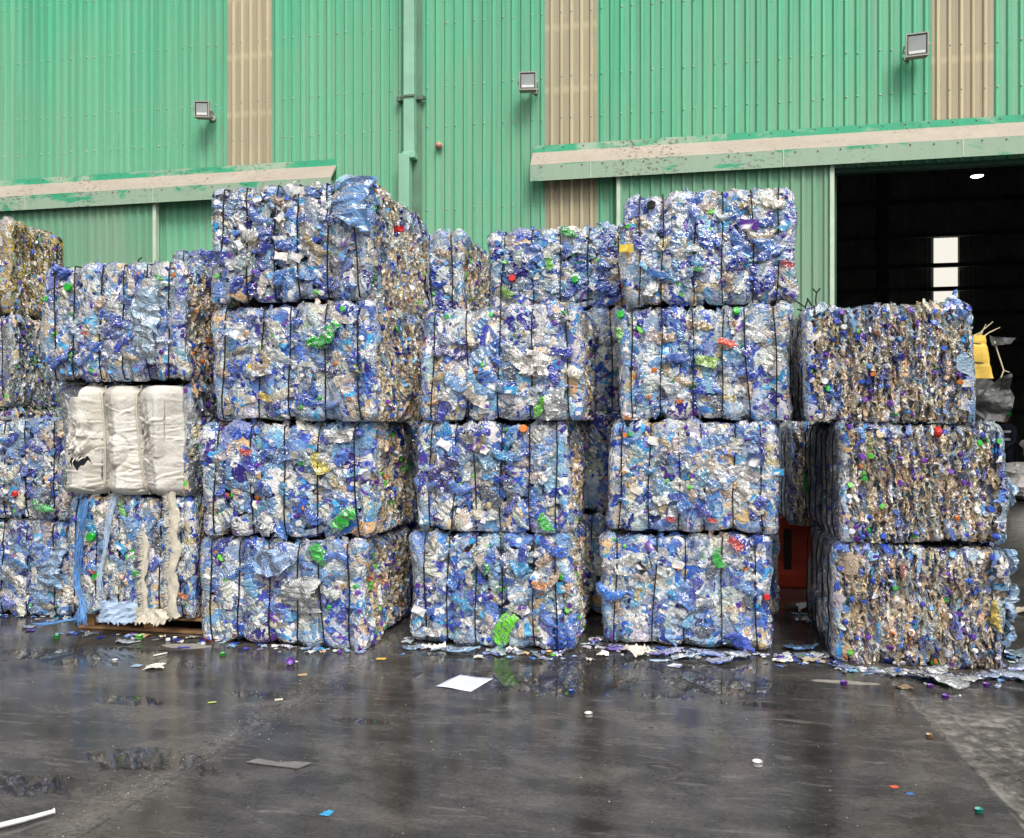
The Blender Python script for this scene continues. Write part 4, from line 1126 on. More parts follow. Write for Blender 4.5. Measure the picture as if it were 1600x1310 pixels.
skin_fig('head', [(0,.0,1.53),(0,-.005,1.60),(0,-.02,1.68),(0,-.015,1.745),(0,-.115,1.655),(0,-.10,1.60)], [(0,1),(1,2),(2,3),(2,4),(1,5)], [.052,.07,(.078,.095),.07,.016,.03], M_SKIN, pr)
for s in (-1, 1):
    hx, hy, hz = ((-.22, -.16, .92) if s < 0 else (.165, -.25, 1.0))
    vs = [(hx,hy,hz),(hx,hy-.03,hz-.07)]; ed = [(0,1)]; rd = [.028,(.04,.02)]
    for k in range(4):
        b = len(vs); ox = (k-1.5)*.02
        vs += [(hx+ox,hy-.04,hz-.10),(hx+ox,hy-.055,hz-.14+.006*abs(k-1)),(hx+ox,hy-.05,hz-.17+.01*abs(k-1))]; ed += [(1,b),(b,b+1),(b+1,b+2)]; rd += [.010,.009,.008]
    b = len(vs); vs += [(hx-s*.045,hy-.05,hz-.06),(hx-s*.05,hy-.065,hz-.09)]; ed += [(0,b),(b,b+1)]; rd += [.012,.009]
    skin_fig('hand', vs, ed, rd, M_SKIN, pr, sub=1)
    fx, fy = ((-.12, .03) if s < 0 else (.12, .12))
    skin_fig('boot', [(fx,fy,.10),(fx,fy+.01,.045),(fx,fy-.10,.04),(fx,fy-.17,.035)], [(0,1),(1,2),(2,3)], [.06,.048,.044,.034], M_BOOT, pr, sub=1)
    mb = MB(); mb.lathe([(.0, 0), (.011, 0), (.012, .006), (0, .008)], 8, 0, Matrix.Translation((s*.032, -.105, 1.675)) @ Matrix.Rotation(PI/2, 4, 'X')); mb.build('eye', M_BOOT, pr)
    mb = MB(); mb.lathe([(.0, 0), (.03, .004), (.026, .018), (0, .02)], 10, 0, Matrix.Translation((s*.078, -.01, 1.665)) @ Matrix.Rotation(s*PI/2, 4, 'Y')); mb.build('ear', M_SKIN, pr)
mb = MB(); mb.box(-.028, .028, -.112, -.104, 1.603, 1.611); mb.build('mouth', simple('lips', (.22, .08, .06), .6), pr)
Mh = Matrix.Translation((0, -.02, 1.70)) @ Matrix.Diagonal((1, 1.18, 1, 1))
mb = MB(); mb.lathe([(.128, 0), (.130, .006), (.116, .012), (.117, .05), (.108, .092), (.078, .125), (.035, .14), (.0, .143)], 22, 0, Mh); mb.box(-.09, .09, -.215, -.13, 1.70, 1.708); mb.box(-.012, .012, -.12, .09, 1.80, 1.838)
mb.build('hard_hat', M_HAT, pr)
for z, r in ((1.20, .178), (1.36, .19)):
    mb = MB(); mb.lathe([(r, z-.025), (r+.004, z), (r, z+.025)], 24, 0, Matrix.Diagonal((1, .78, 1, 1))); mb.build('reflective_band', M_REFLV, pr)

# yellow bundle and dark torn sheet on the back bale of the right stack
M_YEL = simple('yellow_sack_cloth', (.72, .48, .07), .6, 0, .15, 5, .2)
M_STRAW = simple('pale_stalk', (.60, .52, .34), .7)
M_DKSHEET = simple('dark_grey_sheet', (.060, .062, .062), .5, 0, .3, 4, .2)
yb = empty('yellow_bundle', (2.58, 8.02, 1.585), R(8), 'tied yellow bundle of sacks with pale stalks, behind the top right bale', 'bundle')
nv = 22; nh = 16; V = []
def yr(t): return 1.12-.42*t-.06*math.exp(-((t-.36)/.05)**2)-.06*math.exp(-((t-.80)/.04)**2)
for i in range(nh):
    t = i/(nh-1); z = .39+t*.38; w = .115*yr(t); d = .10*yr(t)
    for k in range(nv):
        a = 2*PI*k/nv; q = 1+.05*math.sin(5*a+3*t)+random.uniform(-.015, .015)
        V.append((w*q*math.copysign(abs(math.cos(a))**.6, math.cos(a))+.02*(1-t)*math.cos(a), d*q*math.copysign(abs(math.sin(a))**.6, math.sin(a)), z))
mb = MB(); mb.add(V, [(i*nv+k, i*nv+(k+1) % nv, (i+1)*nv+(k+1) % nv, (i+1)*nv+k) for i in range(nh-1) for k in range(nv)])
mb.add(V[:nv], [tuple(range(nv-1, -1, -1))]); mb.add(V[-nv:], [tuple(range(nv))]); mb.build('yellow_cloth', M_YEL, yb)
for t in (.36, .80):
    z = .39+t*.38; mb = MB(); mb.tube([(.118*yr(t)*math.cos(a), .104*yr(t)*math.sin(a), z+.006*math.sin(2*a)) for a in np.linspace(0, 2*PI, 26)], .005, 6, cap=False); mb.build('string', M_WIRE, yb)
mb = MB()
for dx, dz, x in ((.16, .12, -.02), (.18, .07, .02), (.10, .03, -.06), (.05, .10, .03)):
    mb.tube([(x, -.02, .72), (x+dx*.5, -.04, .76+dz*.5), (x+dx, -.05, .77+dz)], [.008, .006, .003], 6)
mb.build('stalk', M_STRAW, yb)
V = []
for i in range(9):
    t = i/8
    for k in range(18):
        a = 2*PI*k/18; q = .14*(1+.2*math.sin(PI*t))*(1+random.uniform(-.08, .08)); V.append((q*math.cos(a), q*.85*math.sin(a), t*.389))
mb = MB(); mb.add(V, [(i*18+k, i*18+(k+1) % 18, (i+1)*18+(k+1) % 18, (i+1)*18+k) for i in range(8) for k in range(18)] + [tuple(range(17, -1, -1)), tuple(range(144, 162))]); mb.build('dark_wrapped_base', M_DKSHEET, yb)
def dark_sheet(name, ctrl, seed, label):
    rs = np.random.default_rng(seed)
    # outline polygon fanned into rings, crumpled, given thickness
    c = np.mean(ctrl, axis=0); V = [c]; F = []
    n = len(ctrl); rings = 6
    for r in range(1, rings+1):
        for i in range(n*4):
            a = ctrl[(i//4) % n]; b = ctrl[(i//4+1) % n]; p = np.array(a)+(np.array(b)-np.array(a))*((i % 4)/4)
            V.append(c+(p-c)*r/rings)
    V = np.array(V); V[:, 1] += .05*ridged(V, 7, 3, rs)
    m_ = n*4; mbx = MB(); F = [(0, 1+i, 1+(i+1) % m_) for i in range(m_)]
    for r in range(rings-1):
        for i in range(m_): F.append((1+r*m_+i, 1+(r+1)*m_+i, 1+(r+1)*m_+(i+1) % m_, 1+r*m_+(i+1) % m_))
    mbx.add(V, F); return mbx
ds = empty('torn_sheet', (2.60, 7.92, 1.585), 0, 'dark grey torn plastic sheet sticking out behind the top right bale', 'plastic sheet')
A = lambda *p: [np.array(q, float) for q in p]
o = dark_sheet('dark_plastic', A((-.16, -.20, .14), (-.04, -.20, .03), (.10, -.20, .01), (.16, -.2, .10), (.19, -.2, .22), (.16, -.2, .30), (.16, -.2, .42), (.09, -.2, .39), (-.02, -.20, .28), (-.09, -.20, .20)), 3, '').build('dark_plastic', M_DKSHEET, ds)
sm = o.modifiers.new('t', 'SOLIDIFY'); sm.thickness = .006
o = dark_sheet('dark_flap', A((.03, -.15, .66), (.17, -.15, .67), (.21, -.15, .72), (.12, -.15, .73), (.02, -.15, .75)), 4, '').build('dark_plastic', M_DKSHEET, ds)
sm = o.modifiers.new('t', 'SOLIDIFY'); sm.thickness = .006
mb = MB(); mb.tube([(.06, -.17, .26), (.13, -.16, .45), (.10, -.15, .56), (.06, -.15, .70)], .006, 6); mb.tube([(.13, -.16, .45), (.17, -.17, .43)], .004, 5); mb.build('stalk', M_STRAW, ds)

# ============================================================ GROUND
def mat_ground():
    m, nt, out = new_mat('wet_concrete')
    pos = geo_pos(nt)
    sx = N(nt, 'SeparateXYZ'); nt.links.new(pos, sx.inputs[0]); X, Y = sx.outputs[0], sx.outputs[1]
    flat = N(nt, 'CombineXYZ'); nt.links.new(X, flat.inputs[0]); nt.links.new(Y, flat.inputs[1]); p2 = flat.outputs[0]
    n_big = noise(nt, p2, .55, 5, .6, .3)
    n_mid = noise(nt, mapping(nt, p2, (1, 1.6, 1)), 2.2, 6, .65, .3)
    n_fine = noise(nt, p2, 18, 6, .7)
    n_gr = noise(nt, p2, 90, 4, .7)
    n_cr = noise(nt, mapping(nt, p2, (1, 1.4, 1)), 42, 5, .75, .5)
    sweep = noise(nt, mapping(nt, p2, (1.2, 9, 1), (0, 0, 0), (0, 0, .25)), 1.5, 5, .7)
    wob = math_(nt, 'MULTIPLY', math_(nt, 'SUBTRACT', n_mid, .5), .22)
    # base tone
    c = ramp(nt, n_mid, [(.30, (.028, .027, .025)), (.5, (.062, .059, .055)), (.70, (.125, .116, .104))])
    c = mixc(nt, .5, c, ramp(nt, sweep, [(.3, gray(.55)), (.7, gray(1.0))]), 'MULTIPLY')
    c = mixc(nt, ramp(nt, n_fine, [(.60, gray(0)), (.78, gray(.55))]), c, (.16, .15, .135))
    c = mixc(nt, ramp(nt, n_fine, [(.22, gray(.6)), (.38, gray(0))]), c, (.012, .012, .012))
    c = mixc(nt, .75, c, ramp(nt, n_cr, [(.32, gray(.45)), (.5, gray(.9)), (.68, gray(1.35))]), 'MULTIPLY')
    scuff = ramp(nt, noise(nt, mapping(nt, p2, (2.5, 14, 1), (3, 0, 0), (0, 0, .1)), 1.2, 7, .8, .6), [(.56, gray(0)), (.66, gray(.6))])
    c = mixc(nt, scuff, c, (.17, .16, .145))
    # lighter, rougher slab right of the joint at X = 1.33
    jr = math_(nt, 'ADD', math_(nt, 'SUBTRACT', X, 1.34), math_(nt, 'MULTIPLY', wob, .22))
    right = ramp(nt, jr, [(.0, gray(0)), (.02, gray(1))])
    right = math_(nt, 'MULTIPLY', right, ramp(nt, Y, [(.0, gray(1)), (1, gray(1))]))
    yfade = N(nt, 'MapRange'); yfade.inputs['From Min'].default_value = 5.25; yfade.inputs['From Max'].default_value = 4.9
    nt.links.new(math_(nt, 'ADD', Y, wob), yfade.inputs['Value'])
    right = math_(nt, 'MULTIPLY', right, yfade.outputs[0])
    cr = ramp(nt, math_(nt, 'ADD', math_(nt, 'MULTIPLY', n_fine, .6), math_(nt, 'MULTIPLY', n_mid, .4)), [(.38, (.03, .028, .025)), (.50, (.12, .113, .10)), (.60, (.34, .32, .285))])
    c = mixc(nt, math_(nt, 'MULTIPLY', right, .8), c, cr)
    # joints
    def line(x0, slope, w, amp):
        lx = math_(nt, 'SUBTRACT', X, math_(nt, 'ADD', x0, math_(nt, 'MULTIPLY', Y, slope)))
        lx = math_(nt, 'ADD', lx, math_(nt, 'MULTIPLY', math_(nt, 'SUBTRACT', n_fine, .5), .03*amp))
        d = math_(nt, 'ABSOLUTE', lx)
        return math_(nt, 'SUBTRACT', 1, math_(nt, 'DIVIDE', d, w), clamp=True), lx
    j1, lx1 = line(-2.55, .098, .014, 1); j2, lx2 = line(1.55, -.05, .012, 1)
    c = mixc(nt, math_(nt, 'MULTIPLY', math_(nt, 'MAXIMUM', j1, j2), .75), c, (.010, .010, .010))
    # pale worn strip along the left joint and crumbled edge at the right one
    w1 = math_(nt, 'SUBTRACT', 1, math_(nt, 'DIVIDE', math_(nt, 'ABSOLUTE', math_(nt, 'ADD', lx1, .07)), .16), clamp=True)
    w2 = math_(nt, 'SUBTRACT', 1, math_(nt, 'DIVIDE', math_(nt, 'ABSOLUTE', math_(nt, 'SUBTRACT', lx2, .03)), .05), clamp=True)
    crumb = ramp(nt, math_(nt, 'ADD', math_(nt, 'MULTIPLY', n_fine, .5), math_(nt, 'MULTIPLY', n_cr, .5)), [(.42, gray(0)), (.60, gray(1))])
    c = mixc(nt, math_(nt, 'MULTIPLY', math_(nt, 'MAXIMUM', math_(nt, 'MULTIPLY', w1, .6), w2), crumb), c, (.20, .19, .17))
    # wetness: puddles and a damp film
    def blob(cx, cy, rx, ry, k=1.):
        dx = math_(nt, 'DIVIDE', math_(nt, 'SUBTRACT', X, cx), rx); dy = math_(nt, 'DIVIDE', math_(nt, 'SUBTRACT', Y, cy), ry)
        d = math_(nt, 'SQRT', math_(nt, 'ADD', math_(nt, 'MULTIPLY', dx, dx), math_(nt, 'MULTIPLY', dy, dy)))
        return math_(nt, 'MULTIPLY', math_(nt, 'SUBTRACT', 1.15, d, clamp=True), k)
    b = None
    for args in ((-.75, 5.05, 1.05, .34), (.35, 5.2, .6, .30), (-.7, 5.55, 1.6, .3), (-2.40, 3.52, .50, .17), (-2.75, 3.22, .40, .16), (-1.66, 4.22, .20, .06), (-2.45, 4.5, .30, .10), (-3.1, 4.3, .5, .12), (.45, 4.9, .35, .10), (-3.9, 5.0, .9, .3), (1.6, 4.72, .35, .07), (.62, 4.74, .1, .05)):
        q = blob(*args); b = q if b is None else math_(nt, 'MAXIMUM', b, q)
    pud = math_(nt, 'ADD', b, math_(nt, 'MULTIPLY', math_(nt, 'SUBTRACT', n_mid, .5), 2.3))
    pud = math_(nt, 'ADD', pud, math_(nt, 'MULTIPLY', math_(nt, 'SUBTRACT', n_big, .5), .5))
    pud = math_(nt, 'ADD', pud, math_(nt, 'MULTIPLY', math_(nt, 'SUBTRACT', n_fine, .5), .7))
    pmask = ramp(nt, pud, [(.43, gray(0)), (.50, gray(1))])
    pmask = math_(nt, 'MULTIPLY', pmask, math_(nt, 'SUBTRACT', 1, math_(nt, 'MULTIPLY', right, .7)))
    c = mixc(nt, math_(nt, 'MULTIPLY', pmask, .6), c, (.024, .0235, .022))
    # dried cement spill beside the pallet
    spill = math_(nt, 'ADD', blob(-3.42, 5.38, .30, .10), math_(nt, 'MULTIPLY', math_(nt, 'SUBTRACT', n_mid, .5), 1.4))
    smask = ramp(nt, spill, [(.52, gray(0)), (.60, gray(1))])
    spill2 = math_(nt, 'ADD', blob(1.0, 5.42, .35, .06), math_(nt, 'MULTIPLY', math_(nt, 'SUBTRACT', n_mid, .5), 1.4))
    smask = math_(nt, 'MAXIMUM', smask, ramp(nt, spill2, [(.55, gray(0)), (.64, gray(1))]))
    c = mixc(nt, math_(nt, 'MULTIPLY', smask, .85), c, ramp(nt, n_fine, [(.3, (.20, .19, .165)), (.7, (.36, .34, .30))]))
    # small pale specks
    spk = ramp(nt, n_gr, [(.70, gray(0)), (.76, gray(1))])
    c = mixc(nt, math_(nt, 'MULTIPLY', spk, .12), c, (.30, .29, .27))
    rough = ramp(nt, math_(nt, 'ADD', math_(nt, 'MULTIPLY', n_mid, .5), math_(nt, 'MULTIPLY', sweep, .5)), [(.36, gray(.04)), (.62, gray(.22))])
    rough = mixc(nt, pmask, rough, gray(.015))
    rough = mixc(nt, math_(nt, 'MULTIPLY', right, .75), rough, gray(.5))
    rough = mixc(nt, smask, rough, gray(.8))
    hgt = math_(nt, 'ADD', math_(nt, 'MULTIPLY', n_fine, .35), math_(nt, 'MULTIPLY', n_cr, .16))
    hgt = math_(nt, 'MULTIPLY', hgt, math_(nt, 'SUBTRACT', 1, math_(nt, 'MULTIPLY', pmask, .985)))
    hgt = math_(nt, 'SUBTRACT', hgt, math_(nt, 'MULTIPLY', math_(nt, 'MAXIMUM', j1, j2), 1.2))
    nm = bump(nt, hgt, .12, .010)
    principled(nt, out, c, rough, nm, Specular_IOR_Level=.5, IOR=1.4)
    return m
mb = MB()
mb.add([(-300, -300, 0), (300, -300, 0), (300, 300, 0), (-300, 300, 0)], [(0, 1, 2, 3)])
g = mb.build('ground', mat_ground()); g['kind'] = 'structure'

# grit and crumbs nobody could count
mb = MB(); rs = random.Random(4)
cols = []
for k in range(1100):
    y = 2.6+3.3*rs.random()**1.0; x = rs.uniform(-4.6, 2.6)
    if rs.random() < .35: x = -2.55+.098*y+rs.gauss(-.05, .12)
    if rs.random() < .25: x = 1.55-.05*y+abs(rs.gauss(0, .25))
    s = rs.choice((.0015, .0015, .002, .002, .003, .004))*rs.uniform(.7, 1.2)
    a = rs.uniform(0, 6.28); ca, sa = math.cos(a)*s, math.sin(a)*s
    q = [(x+ca, y+sa, .001), (x-sa, y+ca*.8, .001), (x-ca*.9, y-sa, .001), (x+sa*.7, y-ca, .001), (x, y, .001+s*.8)]
    mb.add(q, [(0, 1, 4), (1, 2, 4), (2, 3, 4), (3, 0, 4)])
mb.build('grit', simple('pale_grit', (.34, .32, .29), .8, 0, .4, 60))
bpy.data.objects['grit']['kind'] = 'stuff'

# ------------------------------------------------------------ loose litter, each a thing
rng = np.random.default_rng(123)
def litter(name, cat, kind, col, x, y, ang, label, size=1., ti=0, z=None, lab=None, cap=None, group=None, crush=.45, tiltx=0):
    lib = {'bottle': T_BOT, 'jug': T_JUG, 'film': T_FILM, 'label': T_LAB, 'cap': T_CAP}[kind]
    t = lib[ti % len(lib)]
    a = col if len(col) == 4 else (*col, 1)
    cc = np.array([a, lab or a, cap or a], dtype=float)[t[2]]
    V = t[0]*size
    V = V[:, [0, 2, 1]]*np.array([1, 1, 1 if kind == 'cap' else crush])        # lie flat
    V[:, 2] -= V[:, 2].min()
    F = t[1][:, ::-1]
    if kind == 'bottle' and crush == .45: V[:, 2] *= 1.7
    o = link(name, np_mesh(name, V, F, M_BOTTLE, cc, True), None, None, (x, y, .002 if z is None else z), (tiltx, 0, ang))
    return tag(o, label, cat, group)
GL = 'loose plastic litter on the yard'
WH = (.80, .80, .78, 1); CLR = (.62, .68, .74, .8); PBL = (.34, .50, .74, .85)
L = litter
L('loose_cap', 'cap', 'cap', (.05,.42,.06), -4.49, 5.37, .2, 'green cap on the ground before the pallet, left of the trailing blue strap', 1.3)
L('loose_bottle', 'bottle', 'bottle', PBL, -4.93, 5.58, 2.8, 'light blue flattened bottle lying before the far left bales', .75, 3, cap=(.15,.05,.38,1))
L('plastic_scrap', 'scrap', 'film', (.10,.05,.36,1), -4.84, 5.52, .4, 'violet scrap lying before the far left bales', .4, 2)
L('plastic_scrap', 'scrap', 'film', (.07,.05,.34,1), -3.42, 5.33, .3, 'blue violet scrap on the dried cement patch', .36, 1)
L('loose_cap', 'cap', 'cap', (.10,.03,.26), -3.36, 5.47, .3, 'purple cap standing on the dried cement patch by the pallet', 1.4, z=.010, tiltx=1.2)
L('loose_cap', 'cap', 'cap', (.05,.45,.08), -3.05, 5.20, .3, 'green cap in front of the stack left of centre', 1.2)
L('loose_cap', 'cap', 'cap', WH, -3.62, 5.52, .3, 'small white cap right beside the pallet corner', 1.)
L('loose_bottle', 'bottle', 'bottle', CLR, -3.90, 5.36, .2, 'clear flattened bottle lying in front of the pallet', .7, 6)
L('loose_cap', 'cap', 'cap', (.12,.5,.06), -3.84, 5.42, .2, 'bright green cap lying on the pallet front board', 1.5, z=.021)
L('plastic_scrap', 'scrap', 'film', (.66,.66,.58,1), -3.33, 4.87, .4, 'cream cloth like scrap on the open ground before the pallet', .62, 3)
L('plastic_scrap', 'scrap', 'label', (.30,.45,.60,1), -3.47, 4.88, .1, 'bluish end scrap beside the cream scrap', 1.0, 1)
L('loose_cap', 'cap', 'cap', WH, -3.67, 4.92, .3, 'white cap left of the cream scrap on open ground', 1.1)
L('loose_cap', 'cap', 'cap', (.14,.03,.34), -2.50, 5.11, .2, 'purple cap alone in front of the stack left of centre', 1.7, z=.012, tiltx=.9)
L('plastic_scrap', 'scrap', 'label', (.80,.80,.8,1), -2.50, 5.16, .6, 'white scrap touching the lone purple cap', .6, 2)
L('plastic_scrap', 'scrap', 'label', (.60,.40,.22,1), -2.32, 4.91, .4, 'tan crumb near the slab joint', .7, 2)
L('plastic_scrap', 'scrap', 'label', (.75,.50,.08,1), -1.95, 5.34, .1, 'flat yellow scrap in front of the gap left of centre', .8, 3)
L('plastic_scrap', 'scrap', 'label', (.68,.60,.50,1), -2.25, 4.45, .4, 'pale pinkish crumb on the worn joint strip', .6, 2)
L('plastic_scrap', 'scrap', 'label', (.45,.55,.12,1), -2.60, 4.33, .4, 'lime crumb beside the small puddle', .6, 0)
L('plastic_scrap', 'scrap', 'film', (.05,.35,.68,1), -1.41, 3.20, .1, 'bright blue scrap alone in the bottom foreground', .28, 4)
L('stone', 'stone', 'cap', (.72,.70,.64), -.47, 4.52, .3, 'pale round stone in front of the centre stack', 1.35)
L('loose_cap', 'cap', 'cap', (.03,.08,.42), -.61, 4.89, .3, 'blue cap in the puddle before the centre stack', 1.1)
L('loose_label', 'label', 'label', (.78,.80,.82,1), -.01, 5.57, 1.2, 'white printed label lying before the second stack from the right', 1.3, 1, lab=(.15,.22,.45,1))
L('loose_cap', 'cap', 'cap', WH, .37, 4.03, .3, 'white cap alone in the right foreground', 1.45)
L('stone', 'stone', 'cap', (.35,.20,.08), 1.26, 4.56, .3, 'small rusty brown pebble beside the right slab joint', 1.1)
L('loose_cap', 'cap', 'cap', (.02,.32,.26), 1.22, 3.73, .3, 'teal cap in the bottom right foreground', 1.0)
L('plastic_scrap', 'scrap', 'label', (.75,.12,.06,1), .94, 3.92, .3, 'tiny red scrap in the right foreground', .45, 2)
L('plastic_scrap', 'scrap', 'label', (.05,.18,.5,1), .99, 3.86, .3, 'tiny blue scrap beside the tiny red one', .4, 2)
L('loose_cap', 'cap', 'cap', (.16,.03,.36), 1.00, 5.37, .3, 'purple cap left of the right hand stack on dark ground', 1.25)
L('loose_cap', 'cap', 'cap', (.12,.52,.06), 1.61, 5.50, .3, 'lime green cap before the right hand stack', 1.15)
L('loose_cap', 'cap', 'cap', (.18,.04,.36), 1.50, 5.41, .3, 'purple cap before the right hand stack, left of the lime cap', 1.15)
L('loose_cap', 'cap', 'cap', (.18,.04,.40), 1.84, 5.50, .3, 'purple cap before the right hand stack, farthest right', 1.2)
L('loose_cap', 'cap', 'cap', (.14,.03,.34), 1.53, 5.22, .3, 'purple cap on the crumbled joint at the right', 1.25)
L('cardboard_scrap', 'scrap', 'film', (.26,.19,.12,1), 1.34, 5.38, .2, 'wet brown cardboard scrap before the right hand stack', .5, 5)
# along the foot of the centre stack
L('carton', 'carton', 'film', (.80,.79,.76,1), -1.66, 5.66, .3, 'white folded carton at the foot of the centre stack', .55, 1, crush=1.6)
L('loose_bottle', 'bottle', 'bottle', (.28,.48,.68,.85), -1.45, 5.58, .2, 'light blue bottle at the foot of the centre stack, right of the white carton', .95, 4)
L('loose_bottle', 'bottle', 'bottle', (.40,.55,.68,.85), -1.22, 5.60, 2.6, 'pale crushed bottle at the foot of the centre stack', .85, 9)
L('plastic_scrap', 'scrap', 'film', (.72,.72,.70,1), -1.12, 5.68, .3, 'white scrap leaning on the foot of the centre stack', .5, 2, crush=1.2)
L('plastic_scrap', 'scrap', 'film', (.62,.62,.58,1), -1.32, 5.50, .3, 'small whitish scrap before the centre stack', .36, 3)
L('plastic_scrap', 'scrap', 'film', (.78,.77,.76,1), -.50, 5.72, .3, 'white crumpled film at the right foot of the centre stack', .55, 4, crush=1.0)
L('plastic_scrap', 'scrap', 'film', (.72,.70,.66,1), -.57, 5.58, .3, 'whitish crumpled scrap before the right corner of the centre stack', .36, 6, crush=1.0)
L('loose_cap', 'cap', 'cap', (.55,.33,.08), -.86, 5.66, .3, 'amber cap at the foot of the centre stack', 1.5)
L('plastic_scrap', 'scrap', 'label', (.74,.72,.68,1), -.27, 5.95, .3, 'white chip between the two centre stacks', .8, 2)
# along the foot of the second stack from the right
L('plastic_scrap', 'scrap', 'film', (.66,.62,.54,1), -.26, 5.80, .5, 'cream crumpled scrap at the left foot of the second stack from the right', .8, 7, crush=1.0)
L('loose_bottle', 'bottle', 'bottle', (.14,.08,.40,1), -.40, 5.86, .3, 'violet crushed bottle at the left foot of the second stack from the right', .7, 8)
L('loose_bottle', 'bottle', 'bottle', (.20,.18,.62,.95), -.06, 5.80, .35, 'violet blue flattened bottle at the foot of the second stack from the right', 1.0, 2)
L('loose_bottle', 'bottle', 'bottle', (.42,.58,.74,.85), .06, 5.74, .1, 'clear pale bottle with white label before the second stack from the right', .9, 11, lab=WH)
L('loose_bottle', 'bottle', 'bottle', (.22,.30,.70,.9), .22, 5.86, 2.9, 'blue crushed bottle touching the second stack from the right', .95, 12)
L('loose_cap', 'cap', 'cap', (.05,.42,.06), .33, 5.82, .3, 'green cap under the second stack from the right', 1.5, z=.012, tiltx=.8)
L('loose_bottle', 'bottle', 'bottle', (.16,.22,.60,.92), .30, 5.68, .15, 'deep blue flat bottle lying farthest out before the second stack from the right', 1.1, 14)
L('loose_bottle', 'bottle', 'bottle', (.60,.66,.70,.82), .44, 5.84, 1.0, 'clear crushed bottle leaning at the second stack from the right', 1.0, 15, crush=.9)
L('plastic_scrap', 'scrap', 'film', (.45,.60,.75,.9), -.12, 5.66, .15, 'pale blue scrap before the second stack from the right', .45, 1)
# in the gap between the two right stacks
L('cardboard_scrap', 'scrap', 'film', (.70,.66,.58,1), .70, 5.80, .2, 'cream paper scrap at the right foot of the second stack from the right', .6, 0, crush=.8)
L('cardboard_scrap', 'scrap', 'film', (.45,.38,.28,1), .90, 5.84, .1, 'tan cardboard piece in the gap between the right stacks', .8, 2)
L('loose_bottle', 'bottle', 'bottle', (.10,.26,.55,.92), .86, 6.12, .2, 'blue crushed bottle in the gap between the right stacks', 1.1, 5)
L('loose_bottle', 'bottle', 'bottle', (.55,.60,.62,.85), 1.00, 6.00, .6, 'clear bottle in the gap between the right stacks', .8, 6)
L('loose_bottle', 'bottle', 'bottle', (.06,.12,.42,.95), 1.04, 5.72, 2.7, 'deep blue flat bottle at the left foot of the right hand stack', .95, 7)
L('loose_film', 'plastic film', 'film', (.56,.58,.58,1), 1.06, 7.4, .4, 'grey crumpled film before the red barrier', .9, 3, crush=1.0)
L('loose_film', 'plastic film', 'film', (.78,.78,.76,1), 1.02, 7.05, .1, 'white strip of film before the red barrier', .5, 4)
# along the foot of the right hand stack
L('loose_bottle', 'bottle', 'bottle', (.66,.70,.76,.82), 1.36, 5.62, .6, 'clear crushed bottle sticking out under the right hand stack, leftmost', 1.1, 16, crush=.9)
L('loose_bottle', 'bottle', 'bottle', (.70,.70,.68,.88), 1.52, 5.58, 2.7, 'whitish crushed bottle under the right hand stack', 1.0, 17)
L('loose_jug', 'bottle', 'jug', (.58,.60,.60,.85), 1.62, 5.68, .4, 'round clear jug end at the foot of the right hand stack', .62, 2, crush=.9)
L('loose_bottle', 'bottle', 'bottle', (.64,.68,.70,.85), 1.56, 5.46, 2.5, 'flat clear bottle before the right hand stack, on the slab joint', 1.05, 18)
L('loose_bottle', 'bottle', 'bottle', (.74,.74,.74,.95), 1.73, 5.56, .1, 'white flat bottle before the middle of the right hand stack', .85, 19)
L('loose_bottle', 'bottle', 'bottle', (.32,.42,.70,.88), 1.90, 5.66, .3, 'blue flat bottle at the right foot of the right hand stack', 1.1, 20)
L('loose_bottle', 'bottle', 'bottle', (.46,.56,.78,.85), 2.05, 5.66, 2.9, 'pale blue flat bottle at the right front corner of the right hand stack', 1.1, 21)
L('loose_bottle', 'bottle', 'bottle', (.40,.46,.80,.88), 2.20, 5.92, .8, 'pale violet bottle lying right of the right hand stack', 1.1, 22)
L('loose_cap', 'cap', 'cap', (.22,.04,.38), 2.26, 5.86, .3, 'purple cap right of the right hand stack', 1.4)
L('loose_cap', 'cap', 'cap', (.05,.46,.07), 2.10, 5.60, .3, 'green cap at the right edge before the right hand stack', 1.5)
L('loose_jug', 'bottle', 'jug', (.35,.50,.72,.85), 2.30, 6.25, .3, 'pale blue crushed jug beside the right side of the right hand stack', .8, 3)
L('cardboard_scrap', 'scrap', 'film', (.48,.40,.30,1), 2.85, 7.7, .2, 'tan cardboard scrap on the ground at the right edge', .9, 3)

